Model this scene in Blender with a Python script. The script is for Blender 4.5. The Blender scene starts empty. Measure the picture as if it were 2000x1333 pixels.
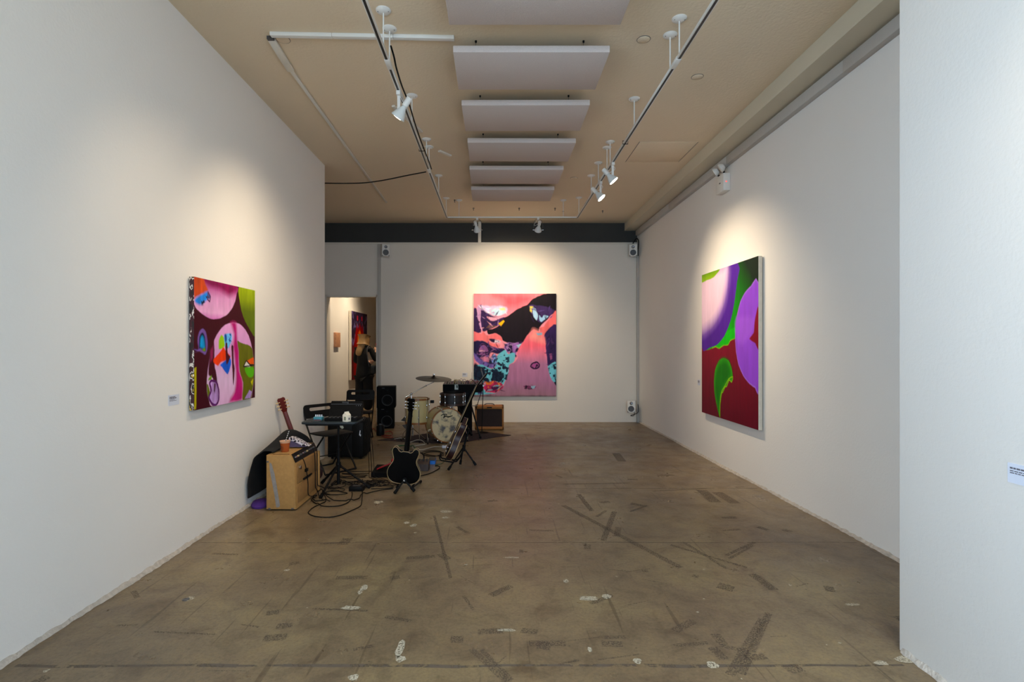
import bpy, bmesh, math, random
import numpy as np
from mathutils import Vector, Matrix, Quaternion
random.seed(7)
R = math.radians
scene = bpy.context.scene
COL = scene.collection

# ------------------------------------------------------------------ camera, world, daylight, exposure
FPX, CX, CY, EYE = 1030.0, 968.0, 676.0, 1.5
cam_data = bpy.data.cameras.new('camera')
cam_data.sensor_width = 36.0
cam_data.lens = FPX / 2000.0 * 36.0
cam_data.shift_x = (1000 - CX) / 2000.0
cam_data.shift_y = (CY - 666.5) / 2000.0
cam_data.clip_start = 0.05
cam = bpy.data.objects.new('camera', cam_data)
cam.location = (0, 0, EYE)
cam.rotation_euler = (R(90), 0, 0)
COL.objects.link(cam)
scene.camera = cam

world = bpy.data.worlds.new('world')
scene.world = world
world.use_nodes = True
bg = world.node_tree.nodes['Background']
bg.inputs[0].default_value = (0.56, 0.77, 1.0, 1)
bg.inputs[1].default_value = 10.0

# daylight enters by two added unseen windows, behind the camera and in the left wall (portals guide the sky light)
for nm, lc, rt, sx_, sy_ in (('front_portal', (0.975, -1.05, 2.0), (R(90), 0, 0), 1.75, 3.2), ('side_portal', (-2.36, 0.35, 2.05), (R(90), 0, R(-90)), 2.5, 2.7)):
    pl = bpy.data.lights.new(nm, 'AREA'); pl.shape = 'RECTANGLE'; pl.size = sx_; pl.size_y = sy_
    pl.cycles.is_portal = True
    po = bpy.data.objects.new(nm, pl); po.location = lc; po.rotation_euler = rt
    COL.objects.link(po)

scene.view_settings.view_transform = 'Standard'
scene.view_settings.look = 'None'
scene.view_settings.gamma = 1.0
scene.view_settings.use_curve_mapping = False
scene.view_settings.exposure = 0.16
LAMP = (1.0, 0.81, 0.57)
LAMP_W = 0.65          # overall lamp scale

# ------------------------------------------------------------------ measuring helpers
def P(x, y, Y):
    return Vector(((x - CX) * Y / FPX, Y, EYE - (y - CY) * Y / FPX))
def F(x, y, z=0.0):
    return P(x, y, (EYE - z) * FPX / (y - CY))
def onX(x, y, X):
    return P(x, y, X * FPX / (x - CX))
def onZ(x, y, z):
    return P(x, y, (z - EYE) * FPX / (CY - y))
CEIL = 3.94
XL, XR, XN, YB = -2.31, 2.81, 1.99, 10.37

# ------------------------------------------------------------------ materials
def lin(c):
    if isinstance(c, str):
        c = c.lstrip('#'); c = [int(c[i:i + 2], 16) / 255 for i in (0, 2, 4)]
    elif max(c) > 1.0:
        c = [v / 255 for v in c]
    return tuple(v / 12.92 if v <= 0.04045 else ((v + 0.055) / 1.055) ** 2.4 for v in c)
MATS = {}
def mat(name, color, rough=0.5, metal=0.0, var=0.0, scale=20.0, bump=0.0, bscale=200.0, emit=0, coat=0.0):
    m = bpy.data.materials.new(name); m.use_nodes = True
    nt = m.node_tree; b = nt.nodes['Principled BSDF']
    c = lin(color)
    b.inputs['Base Color'].default_value = (*c, 1)
    b.inputs['Roughness'].default_value = rough
    b.inputs['Metallic'].default_value = metal
    if coat: b.inputs['Coat Weight'].default_value = coat
    tc = nt.nodes.new('ShaderNodeTexCoord')
    if var:
        n = nt.nodes.new('ShaderNodeTexNoise'); n.inputs['Scale'].default_value = scale; n.inputs['Detail'].default_value = 5
        nt.links.new(tc.outputs['Object'], n.inputs['Vector'])
        mx = nt.nodes.new('ShaderNodeMix'); mx.data_type = 'RGBA'
        mx.inputs[6].default_value = (*[v * (1 - var) for v in c], 1)
        mx.inputs[7].default_value = (*[min(1, v * (1 + var)) for v in c], 1)
        nt.links.new(n.outputs['Fac'], mx.inputs[0])
        nt.links.new(mx.outputs[2], b.inputs['Base Color'])
    if bump:
        n2 = nt.nodes.new('ShaderNodeTexNoise'); n2.inputs['Scale'].default_value = bscale; n2.inputs['Detail'].default_value = 3
        nt.links.new(tc.outputs['Object'], n2.inputs['Vector'])
        bp = nt.nodes.new('ShaderNodeBump'); bp.inputs['Strength'].default_value = bump; bp.inputs['Distance'].default_value = 0.01
        nt.links.new(n2.outputs['Fac'], bp.inputs['Height'])
        nt.links.new(bp.outputs['Normal'], b.inputs['Normal'])
    if emit:
        b.inputs['Emission Color'].default_value = (*c, 1)
        b.inputs['Emission Strength'].default_value = emit
    MATS[name] = m
    return m

M_WALL = mat('wall_paint', (232, 227, 220), 0.75, var=0.03, scale=1.2, bump=0.12, bscale=60)
M_WALLB = mat('back_wall_paint', (228, 220, 208), 0.8, var=0.03, scale=1.5, bump=0.1, bscale=60)
M_CEIL = mat('ceiling_paint', (226, 207, 178), 0.85, var=0.05, scale=0.9, bump=0.25, bscale=45)
M_SOFF = mat('soffit_paint', (205, 194, 170), 0.8, var=0.03, scale=1.5, bump=0.1)
M_DARK = mat('charcoal_paint', (50, 50, 48), 0.7, var=0.15, scale=3)
M_TRUNK = mat('trunking_grey', (184, 178, 170), 0.6, var=0.04)
M_WHITE = mat('white_enamel', (225, 222, 215), 0.4)
M_TRIM = mat('white_trim', (220, 213, 200), 0.55)
M_BLACK = mat('black_plastic', (13, 13, 14), 0.5, var=0.1)
M_MATTE = mat('black_matte', (9, 9, 10), 0.8, var=0.2, scale=60, bump=0.2)
M_GLOSSB = mat('black_lacquer', (4, 4, 5), 0.32)
M_RUB = mat('black_rubber', (12, 12, 13), 0.7)
M_CABLE = mat('cable_black', (11, 10, 10), 0.55)
M_CHROME = mat('chrome', (200, 200, 200), 0.18, 1.0)
M_STEEL = mat('grey_metal', (120, 120, 122), 0.35, 1.0)
M_GREY = mat('grey_plastic', (70, 70, 72), 0.5)
M_CREAM = mat('cream_binding', (190, 160, 112), 0.4)
M_PAPER = mat('card_white', (206, 210, 222), 0.6)
M_INK = mat('ink', (95, 92, 100), 0.7)
M_SLOT = mat('track_groove', (48, 46, 43), 0.4)

for _m in (M_BLACK, M_MATTE, M_GLOSSB, M_RUB, M_CABLE): _m.node_tree.nodes['Principled BSDF'].inputs['Specular IOR Level'].default_value = 0.15

# ------------------------------------------------------------------ mesh helpers
def frame_of(d):
    d = Vector(d).normalized()
    return d.to_track_quat('Z', 'Y').to_matrix()
def box(bm, c, s, bev=0.0, M=None, seg=2):
    mm = Matrix.Translation(c) @ (M.to_4x4() if M else Matrix.Identity(4)) @ Matrix.Diagonal((*s, 1))
    g = bmesh.ops.create_cube(bm, size=1.0, matrix=mm)
    if bev:
        es = list({e for v in g['verts'] for e in v.link_edges})
        bmesh.ops.bevel(bm, geom=es, offset=bev, segments=seg, profile=0.5, affect='EDGES')
def span(bm, a, b, bev=0.0):
    a, b = Vector(a), Vector(b)
    box(bm, (a + b) / 2, [abs(v) for v in (b - a)], bev)
def rings(bm, rr, closed_ends=True, loop=False):
    n = len(rr[0]); vs = [[bm.verts.new(p) for p in r] for r in rr]
    m = len(vs)
    for i in range(m if loop else m - 1):
        a, b = vs[i], vs[(i + 1) % m]
        for j in range(n):
            try: bm.faces.new((a[j], a[(j + 1) % n], b[(j + 1) % n], b[j]))
            except ValueError: pass
    if closed_ends and not loop:
        bm.faces.new(list(reversed(vs[0]))); bm.faces.new(vs[-1])
    return vs
def cyl(bm, a, b, r0, r1=None, seg=16):
    a, b = Vector(a), Vector(b); r1 = r0 if r1 is None else r1
    Q = frame_of(b - a)
    cs = [(math.cos(2 * math.pi * k / seg), math.sin(2 * math.pi * k / seg)) for k in range(seg)]
    rings(bm, [[a + Q @ Vector((r0 * c, r0 * s, 0)) for c, s in cs], [b + Q @ Vector((r1 * c, r1 * s, 0)) for c, s in cs]])
def lathe(bm, prof, seg=24, o=(0, 0, 0), axis=(0, 0, 1), Q=None):
    o = Vector(o); Q = Q or frame_of(axis)
    rr = [[o + Q @ Vector((max(r, 1e-4) * math.cos(2 * math.pi * k / seg), max(r, 1e-4) * math.sin(2 * math.pi * k / seg), z)) for k in range(seg)] for r, z in prof]
    rings(bm, rr)
def smooth_path(pts, n=6, closed=False):
    pts = [Vector(p) for p in pts]; out = []; N = len(pts)
    for i in range(N if closed else N - 1):
        p0 = pts[(i - 1) % N] if closed or i > 0 else pts[0]
        p1 = pts[i]; p2 = pts[(i + 1) % N]
        p3 = pts[(i + 2) % N] if closed or i + 2 < N else pts[-1]
        for k in range(n):
            t = k / n
            out.append(0.5 * ((2 * p1) + (p2 - p0) * t + (2 * p0 - 5 * p1 + 4 * p2 - p3) * t * t + (3 * p1 - p0 - 3 * p2 + p3) * t ** 3))
    if not closed: out.append(pts[-1])
    return out
def tube(bm, pts, r, seg=8, closed=False, smooth=0, flat=1.0):
    if smooth: pts = smooth_path(pts, smooth, closed)
    pts = [Vector(p) for p in pts]
    cl = [pts[0]]
    for p in pts[1:]:
        if (p - cl[-1]).length > 1e-5: cl.append(p)
    pts = cl
    N = len(pts); rr = []
    t0 = (pts[1] - pts[0]).normalized()
    up = Vector((0, 0, 1)) if abs(t0.z) < 0.9 else Vector((1, 0, 0))
    nx = t0.cross(up).normalized(); prev = t0
    for i, p in enumerate(pts):
        if closed: t = (pts[(i + 1) % N] - pts[i - 1]).normalized()
        elif i == 0: t = t0
        elif i == N - 1: t = (pts[-1] - pts[-2]).normalized()
        else: t = (pts[i + 1] - pts[i - 1]).normalized()
        q = prev.rotation_difference(t); nx = (q @ nx).normalized(); prev = t
        ny = t.cross(nx)
        rad = r(i / (N - 1)) if callable(r) else r
        rr.append([p + nx * rad * math.cos(2 * math.pi * k / seg) + ny * rad * flat * math.sin(2 * math.pi * k / seg) for k in range(seg)])
    rings(bm, rr, True, closed)
def prism(bm, poly, d, M=None, bev=0.0):
    """poly: list of 3-D points (planar), d: extrusion vector"""
    d = Vector(d); a = [bm.verts.new(Vector(p)) for p in poly]; b = [bm.verts.new(Vector(p) + d) for p in poly]
    n = len(a); fs = [bm.faces.new(a), bm.faces.new(list(reversed(b)))]
    for i in range(n): fs.append(bm.faces.new((a[i], b[i], b[(i + 1) % n], a[(i + 1) % n])))
    if bev:
        es = [e for e in fs[0].edges] + [e for e in fs[1].edges]
        bmesh.ops.bevel(bm, geom=es, offset=bev, segments=2, profile=0.5, affect='EDGES')
def ball(bm, c, r, seg=16, M=None):
    r = (r, r, r) if not hasattr(r, '__len__') else r
    mm = Matrix.Translation(c) @ (M.to_4x4() if M else Matrix.Identity(4)) @ Matrix.Diagonal((*r, 1))
    bmesh.ops.create_uvsphere(bm, u_segments=seg, v_segments=max(6, seg // 2), radius=1, matrix=mm)
def rrect(w, h, r, n=4):
    out = []
    for cx_, cy_, a0 in ((w / 2 - r, h / 2 - r, 0), (-w / 2 + r, h / 2 - r, 90), (-w / 2 + r, -h / 2 + r, 180), (w / 2 - r, -h / 2 + r, 270)):
        for k in range(n + 1):
            a = R(a0 + 90 * k / n); out.append((cx_ + r * math.cos(a), cy_ + r * math.sin(a)))
    return out

def link(name, me, m, parent=None, world_space=True):
    o = bpy.data.objects.new(name, me); COL.objects.link(o)
    if m and not me.materials: me.materials.append(m)
    if parent is not None:
        o.parent = parent
        if world_space and parent.parent is None:
            o.matrix_parent_inverse = parent.matrix_basis.inverted()
    return o
def mesh_of(bm, name, ang=38, smooth=True):
    bmesh.ops.recalc_face_normals(bm, faces=bm.faces)
    if smooth:
        for f in bm.faces: f.smooth = True
        for e in bm.edges:
            if len(e.link_faces) == 2 and e.calc_face_angle(0) > R(ang): e.smooth = False
    me = bpy.data.meshes.new(name); bm.to_mesh(me); bm.free()
    return me
def part(name, fn, m, parent=None, local=False, smooth=True):
    bm = bmesh.new(); fn(bm)
    return link(name, mesh_of(bm, name, smooth=smooth), m, parent, not local)
def thing(name, label, cat, loc=(0, 0, 0), group=None, rot=None):
    o = bpy.data.objects.new(name, None); COL.objects.link(o)
    o.empty_display_size = 0.1
    o.location = loc
    if rot is not None: o.rotation_euler = rot
    o['label'] = label; o['category'] = cat
    if group: o['group'] = group
    return o
def tag(o, label, cat, group=None):
    o['label'] = label; o['category'] = cat
    if group: o['group'] = group
    # put the origin of a one-mesh thing at its base
    vs = [v.co for v in o.data.vertices]
    c = Vector(((min(v.x for v in vs) + max(v.x for v in vs)) / 2, (min(v.y for v in vs) + max(v.y for v in vs)) / 2, min(v.z for v in vs)))
    o.data.transform(Matrix.Translation(-c)); o.location = c
    return o
def struct(name, fn, m, parent=None, label=None):
    o = part(name, fn, m, parent)
    if parent is None:
        o['kind'] = 'structure'
        if label: o['label'] = label
    return o
def copy_tree(root, loc=None, rot=None, label=None):
    r = root.copy(); COL.objects.link(r)
    if loc is not None: r.location = loc
    if rot is not None: r.rotation_euler = rot
    if label: r['label'] = label
    for ch in root.children:
        c = ch.copy(); COL.objects.link(c); c.parent = r
        for g in ch.children:
            d = g.copy(); COL.objects.link(d); d.parent = c
    return r
def text_part(name, s, size, m, M, parent, ext=0.0004):
    cu = bpy.data.curves.new('txt', 'FONT'); cu.body = s; cu.size = size; cu.extrude = ext
    cu.align_x = 'CENTER'; cu.align_y = 'CENTER'; cu.resolution_u = 3
    ob = bpy.data.objects.new('txt', cu); COL.objects.link(ob)
    dg = bpy.context.evaluated_depsgraph_get()
    me = bpy.data.meshes.new_from_object(ob.evaluated_get(dg))
    bpy.data.objects.remove(ob); bpy.data.curves.remove(cu)
    me.transform(M)
    return link(name, me, m, parent)

# ------------------------------------------------------------------ concrete floor material
def floor_material():
    m = bpy.data.materials.new('worn_concrete'); m.use_nodes = True
    nt = m.node_tree; N = nt.nodes; L = nt.links; b = N['Principled BSDF']
    tc = N.new('ShaderNodeTexCoord')
    def noise(scale, detail=6, rough=0.6, vec=None, dist=0.0):
        n = N.new('ShaderNodeTexNoise'); n.inputs['Scale'].default_value = scale; n.inputs['Detail'].default_value = detail
        n.inputs['Roughness'].default_value = rough; n.inputs['Distortion'].default_value = dist
        L.new(vec or tc.outputs['Object'], n.inputs['Vector']); return n.outputs['Fac']
    def ramp(fac, stops):
        r = N.new('ShaderNodeValToRGB'); L.new(fac, r.inputs[0])
        while len(r.color_ramp.elements) < len(stops): r.color_ramp.elements.new(0.5)
        for e, (p, c) in zip(r.color_ramp.elements, stops):
            e.position = p; e.color = (*c, 1)
        return r.outputs[0]
    def mix(fac, a, bb, mode='MIX'):
        x = N.new('ShaderNodeMix'); x.data_type = 'RGBA'; x.blend_type = mode
        if isinstance(fac, float): x.inputs[0].default_value = fac
        else: L.new(fac, x.inputs[0])
        for i, v in ((6, a), (7, bb)):
            if isinstance(v, tuple): x.inputs[i].default_value = (*v, 1)
            else: L.new(v, x.inputs[i])
        return x.outputs[2]
    def mapped(rz, sx, sy, loc=(0, 0, 0)):
        mp = N.new('ShaderNodeMapping'); mp.inputs['Rotation'].default_value[2] = R(rz)
        mp.inputs['Scale'].default_value = (sx, sy, 1); mp.inputs['Location'].default_value = loc
        L.new(tc.outputs['Object'], mp.inputs['Vector']); return mp.outputs[0]
    base = ramp(noise(0.9, 8, 0.62, dist=0.6), [(0.30, lin((106, 88, 68))), (0.5, lin((128, 109, 82))), (0.70, lin((145, 126, 90)))])
    mott = ramp(noise(5.0, 9, 0.72, dist=0.8), [(0.33, (0.66, 0.62, 0.60)), (0.5, (0.97, 0.97, 0.97)), (0.68, (1.16, 1.13, 1.03))])
    c = mix(1.0, base, mott, 'MULTIPLY')
    fine = ramp(noise(55, 5, 0.7), [(0.36, (0.72, 0.70, 0.69)), (0.52, (1, 1, 1)), (0.7, (1.14, 1.12, 1.08))])
    c = mix(0.75, c, fine, 'MULTIPLY')
    stains = ramp(noise(1.7, 6, 0.7, dist=1.5), [(0.58, (1, 1, 1)), (0.70, (0.72, 0.67, 0.64))])
    c = mix(1.0, c, stains, 'MULTIPLY')
    # long scratches in several directions
    for rz, sc, lo, off in ((12, 26, 0.69, 0), (-38, 22, 0.70, 3), (64, 24, 0.70, 7), (88, 18, 0.71, 11)):
        s = ramp(noise(1.0, 2, 0.5, mapped(rz, sc, 0.9, (off, off * 2.3, 0))), [(lo, (1, 1, 1)), (lo + 0.025, (0.58, 0.54, 0.52))])
        c = mix(0.8, c, s, 'MULTIPLY')
    # pits
    v = N.new('ShaderNodeTexVoronoi'); v.inputs['Scale'].default_value = 9; L.new(tc.outputs['Object'], v.inputs['Vector'])
    pit = ramp(v.outputs['Distance'], [(0.03, (0.35, 0.32, 0.3)), (0.06, (1, 1, 1))])
    c = mix(0.7, c, pit, 'MULTIPLY')
    L.new(c, b.inputs['Base Color'])
    rr = ramp(noise(3.2, 7, 0.7), [(0.3, (0.24,) * 3), (0.7, (0.46,) * 3)])
    L.new(rr, b.inputs['Roughness'])
    b.inputs['Specular IOR Level'].default_value = 0.45
    bp = N.new('ShaderNodeBump'); bp.inputs['Strength'].default_value = 0.22; bp.inputs['Distance'].default_value = 0.01
    L.new(noise(38, 8, 0.7), bp.inputs['Height']); L.new(bp.outputs[0], b.inputs['Normal'])
    return m
M_FLOOR = floor_material()

# ------------------------------------------------------------------ the setting
YF = -1.0     # front wall behind the camera
floor = struct('floor', lambda bm: span(bm, (-5.2, -4.2, -0.12), (3.4, 17.4, 0)), M_FLOOR, label='worn brown concrete floor with scuffs and paint spots')
ceiling = struct('ceiling', lambda bm: span(bm, (-5.2, YF - 0.2, CEIL), (3.4, 17.4, CEIL + 0.2)), M_CEIL, label='beige painted plaster ceiling')
SY0, SY1, SZ0, SZ1 = -0.9, 1.6, 0.7, 3.4
def left_wall(bm):
    span(bm, (XL - 0.16, YF - 0.2, 0), (XL, SY0, CEIL)); span(bm, (XL - 0.16, SY1, 0), (XL, 7.13, CEIL))
    span(bm, (XL - 0.16, SY0, 0), (XL, SY1, SZ0)); span(bm, (XL - 0.16, SY0, SZ1), (XL, SY1, CEIL))
struct('wall_left', left_wall, M_WALL, label='long white gallery wall on the left')
def right_wall(bm):
    span(bm, (XR, 2.60, 0), (XR + 0.16, YB + 0.3, CEIL))
struct('wall_right', right_wall, M_WALL, label='white gallery wall on the right')
struct('wall_near_right', lambda bm: span(bm, (XN, YF - 0.2, 0), (XR + 0.16, 2.60, CEIL), 0.004), M_WALL, label='end of the thick white wall at the right edge')
DX0, DX1, DZ = -3.335, -2.325, 2.475
WT = 0.26
def back_wall(bm):
    span(bm, (DX1, YB, 0), (XR, YB + WT, 3.52))
    span(bm, (-4.4, YB, DZ), (DX1, YB + WT, 3.52))
    span(bm, (-4.4, YB, 0), (DX0, YB + WT, DZ))
struct('wall_back', back_wall, M_WALLB, label='white back wall with a doorway at its left end')
struct('wall_alcove', lambda bm: (span(bm, (-4.55, 6.97, 0), (-4.4, YB + WT, CEIL)), span(bm, (-4.55, 6.97, 0), (XL - 0.16, 7.13, CEIL))), M_WALLB, label='white side wall of the recess before the doorway')
# dark beam above the back wall, with its slim white ledge
struct('trim_1', lambda bm: span(bm, (-4.4, YB + 0.10, 3.52), (XR, YB + WT, CEIL)), M_DARK, label='charcoal band between back wall and ceiling')
struct('trim_2', lambda bm: span(bm, (-4.4, YB - 0.012, 3.495), (XR - 0.03, YB, 3.535), 0.003), M_TRIM, label='thin white ledge along the top of the back wall')
struct('trim_3', lambda bm: span(bm, (2.56, 2.60, 3.785), (XR, YB + 0.10, CEIL)), M_SOFF, label='boxed soffit along the right side of the ceiling')
def trunk(bm):
    for a, b in ((2.60, 4.18), (4.183, 6.3), (6.303, 8.4), (8.403, YB)):
        span(bm, (2.752, a, 3.668), (XR, b, 3.768), 0.002)
struct('trim_4', trunk, M_TRUNK, label='grey trunking under the soffit')
# vertical trunking in the back corners
struct('trim_5', lambda bm: (span(bm, (2.765, YB - 0.05, 0), (XR, YB, 3.50), 0.003)), M_TRUNK, label='vertical grey trunking in the right back corner')
struct('trim_6', lambda bm: (span(bm, (-2.315, YB - 0.035, 0), (-2.255, YB, 3.50), 0.003)), M_TRUNK, label='vertical grey trunking beside the doorway')
struct('trim_7', lambda bm: span(bm, (-0.345, YB - 0.02, 3.50), (-0.285, YB + 0.10, CEIL), 0.002), M_TRIM, label='short cream post crossing the dark band')
# door opening casing
door = struct('door_1', lambda bm: (span(bm, (DX0, YB - 0.012, DZ - 0.012), (DX1, YB + 0.10, DZ + 0.03)), span(bm, (DX1 - 0.022, YB - 0.012, 0), (DX1 + 0.008, YB + 0.10, DZ + 0.03)), span(bm, (DX0 - 0.02, YB - 0.012, 0), (DX0 + 0.015, YB + 0.10, DZ + 0.03))), M_TRIM, label='open doorway with slim cream frame')
# room beyond the doorway
struct('wall_far_left', lambda bm: span(bm, (-3.75, YB + WT, 0), (-3.6, 17.2, CEIL)), M_WALL, label='lit white wall of the room beyond the doorway')
struct('wall_far_right', lambda bm: span(bm, (-0.6, YB + WT, 0), (-0.45, 17.2, CEIL)), M_WALL)
struct('wall_far_end', lambda bm: span(bm, (-3.75, 17.2, 0), (-0.45, 17.35, CEIL)), M_WALL)
# front wall with an unseen window, added to let daylight in
WX0, WX1, WZ0, WZ1 = 0.1, 1.85, 0.4, 3.6
def front_wall(bm):
    span(bm, (XL - 0.16, YF - 0.2, 0), (WX0, YF, CEIL)); span(bm, (WX1, YF - 0.2, 0), (XN, YF, CEIL))
    span(bm, (WX0, YF - 0.2, 0), (WX1, YF, WZ0)); span(bm, (WX0, YF - 0.2, WZ1), (WX1, YF, CEIL))
struct('wall_front', front_wall, M_WALL)
def win_frame(bm):
    for x in (WX0, WX0 + 0.85, WX1 - 0.05): span(bm, (x, YF - 0.14, WZ0), (x + 0.05, YF - 0.08, WZ1))
    for z in (WZ0, WZ1 - 0.05): span(bm, (WX0, YF - 0.14, z), (WX1, YF - 0.08, z + 0.05))
win = struct('added_window_1', win_frame, M_BLACK, label='added unseen front window behind the viewer')
mg = bpy.data.materials.new('clear_glass'); mg.use_nodes = True
nt = mg.node_tree; nt.nodes.remove(nt.nodes['Principled BSDF'])
tr = nt.nodes.new('ShaderNodeBsdfTransparent'); gl = nt.nodes.new('ShaderNodeBsdfGlossy'); gl.inputs['Roughness'].default_value = 0.02
mx = nt.nodes.new('ShaderNodeMixShader'); mx.inputs[0].default_value = 0.05
nt.links.new(tr.outputs[0], mx.inputs[1]); nt.links.new(gl.outputs[0], mx.inputs[2]); nt.links.new(mx.outputs[0], nt.nodes['Material Output'].inputs[0])
for k in range(2):
    x = WX0 + 0.05 + k * 0.85
    part('pane', lambda bm: span(bm, (x, YF - 0.115, WZ0 + 0.05), (x + 0.80, YF - 0.107, WZ1 - 0.05)), mg, win)

def side_frame(bm):
    for y in (SY0, SY0 + 1.225, SY1 - .05): span(bm, (XL - .12, y, SZ0), (XL - .06, y + .05, SZ1))
    for z in (SZ0, SZ1 - .05): span(bm, (XL - .12, SY0, z), (XL - .06, SY1, z + .05))
win2 = struct('added_window_2', side_frame, M_BLACK, label='added unseen side window in the left wall beside the viewer')  # unseen opening, added so daylight falls mostly on the near walls
for k in range(2):
    y = SY0 + .05 + k * 1.225
    part('pane', lambda bm: span(bm, (XL - .095, y, SZ0 + .05), (XL - .087, y + 1.175, SZ1 - .05)), mg, win2)

# rough plaster edge where the walls meet the floor
M_GRIT = mat('crumbled_plaster', (186, 176, 164), 0.9, var=0.45, scale=30, bump=0.8, bscale=60)
def grit(bm, X, sgn, y0, y1):
    n = int((y1 - y0) / 0.03); prof = []
    for i in range(n + 1):
        y = y0 + (y1 - y0) * i / n
        w = 0.012 + 0.010 * math.sin(y * 3.1) * math.sin(y * 1.3) + random.uniform(0, 0.012)
        h = 0.008 + random.uniform(0, 0.012)
        prof.append([Vector((X - sgn * 0.002, y, 0.0)), Vector((X - sgn * 0.002, y, h + 0.012)), Vector((X + sgn * w * 0.5, y, h)), Vector((X + sgn * w, y, 0.001))])
    rings(bm, prof)
struct('baseboard_left', lambda bm: grit(bm, XL, 1, -.98, 7.1), M_GRIT, label='crumbling plaster edge along the foot of the left wall')
struct('baseboard_right', lambda bm: grit(bm, XR, -1, 2.62, YB - 0.06), M_GRIT, label='crumbling plaster edge along the foot of the right wall')
struct('baseboard_near_right', lambda bm: grit(bm, XN, -1, -.98, 2.58), M_GRIT, label='crumbling plaster edge under the near right wall')

# ------------------------------------------------------------------ scuffs, tape residue, paint chips and joints on the floor
def decal_mat(name, color, thr, scale, rough=0.7):
    m = bpy.data.materials.new(name); m.use_nodes = True; nt = m.node_tree; b = nt.nodes['Principled BSDF']
    b.inputs['Base Color'].default_value = (*lin(color), 1); b.inputs['Roughness'].default_value = rough
    tc = nt.nodes.new('ShaderNodeTexCoord'); n = nt.nodes.new('ShaderNodeTexNoise'); n.inputs['Scale'].default_value = scale; n.inputs['Detail'].default_value = 6
    n.inputs['Roughness'].default_value = 0.7
    nt.links.new(tc.outputs['Object'], n.inputs['Vector'])
    rp = nt.nodes.new('ShaderNodeValToRGB'); rp.color_ramp.elements[0].position = thr - 0.06; rp.color_ramp.elements[1].position = thr + 0.06
    nt.links.new(n.outputs['Fac'], rp.inputs[0]); nt.links.new(rp.outputs[0], b.inputs['Alpha'])
    return m
M_SCUFF = decal_mat('scuff_dark', (96, 80, 66), 0.53, 120)
M_CHIP = decal_mat('paint_chip', (196, 184, 160), 0.46, 110)
M_JOINT = decal_mat('joint_dark', (98, 85, 72), 0.46, 14)
def strip(bm, a, b, w, z=0.0012):
    a = Vector((a.x, a.y, z)); b = Vector((b.x, b.y, z)); d = (b - a).normalized(); n = Vector((-d.y, d.x, 0)) * w / 2
    bm.faces.new([bm.verts.new(p) for p in (a - n, b - n, b + n, a + n)])
def scuffs(bm):
    S = [((1178, 1057), (1200, 1000), 9), ((848, 1008), (880, 1130), 4), ((1100, 988), (1330, 1110), 8), ((1310, 1065), (1460, 1110), 6), ((1335, 1060), (1420, 1112), 6),
         ((1418, 1086), (1474, 1060), 6), ((1424, 1092), (1472, 1066), 5), ((1468, 1122), (1512, 1153), 14), ((1402, 1144), (1433, 1152), 22), ((1370, 958), (1398, 982), 16),
         ((1400, 962), (1436, 984), 16), ((1203, 886), (1215, 902), 12), ((1425, 1320), (1490, 1210), 14), ((1448, 1318), (1502, 1198), 12), ((1395, 1250), (1415, 1250), 30),
         ((1393, 1278), (1412, 1276), 32), ((1175, 1258), (1216, 1260), 16), ((1180, 1246), (1222, 1245), 8), ((920, 1268), (990, 1333), 10), ((940, 1270), (1000, 1330), 8),
         ((905, 1165), (925, 1192), 5), ((668, 1065), (680, 1052), 16), ((625, 1063), (670, 1061), 6), ((540, 1225), (572, 1222), 16), ((515, 1248), (560, 1245), 18),
         ((545, 1196), (520, 1199), 14), ((610, 1190), (720, 1194), 5), ((860, 1082), (875, 1094), 12), ((893, 1030), (912, 1041), 6), ((1130, 966), (1156, 999), 7),
         ((1165, 1010), (1184, 998), 5), ((1230, 1000), (1265, 988), 5), ((1275, 960), (1380, 955), 4), ((1100, 946), (1230, 944), 4), ((1232, 984), (1262, 990), 10),
         ((880, 1250), (905, 1250), 18), ((1065, 1255), (1060, 1270), 20), ((1018, 1232), (1050, 1236), 14), ((228, 1223), (268, 1222), 5), ((1352, 1125), (1365, 1128), 10),
         ((300, 1235), (420, 1240), 4), ((470, 1220), (505, 1226), 4), ((690, 1270), (730, 1262), 8), ((1090, 1300), (1130, 1290), 5), ((1540, 1300), (1560, 1315), 26), ((1610, 1150), (1630, 1153), 20), ((1480, 1030), (1500, 1036), 10), ((1530, 1035), (1545, 1040), 10)]
    for (a, b, w) in S:
        A, B = F(*a), F(*b)
        strip(bm, A, B, w * A.y / FPX * 1.3, 0.0008 + random.uniform(0, .0004))
    for k in range(130):
        x, y = random.uniform(-2.2, 2.6), 2.2 + 8 * random.random() ** 1.3
        if y < 2.7 and x > 1.9: continue
        a = random.choice((random.uniform(0, math.pi), random.gauss(0.1, .2)))
        l = random.uniform(0.03, 0.22); w = random.choice((0.006, 0.01, 0.03, 0.05))
        c = Vector((x, y, 0)); d = Vector((math.cos(a), math.sin(a), 0)) * l / 2
        strip(bm, c - d, c + d, w, 0.0004 + random.uniform(0, .0003))
sc = part('floor_scuffs', scuffs, M_SCUFF, floor); sc['kind'] = 'stuff'
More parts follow.
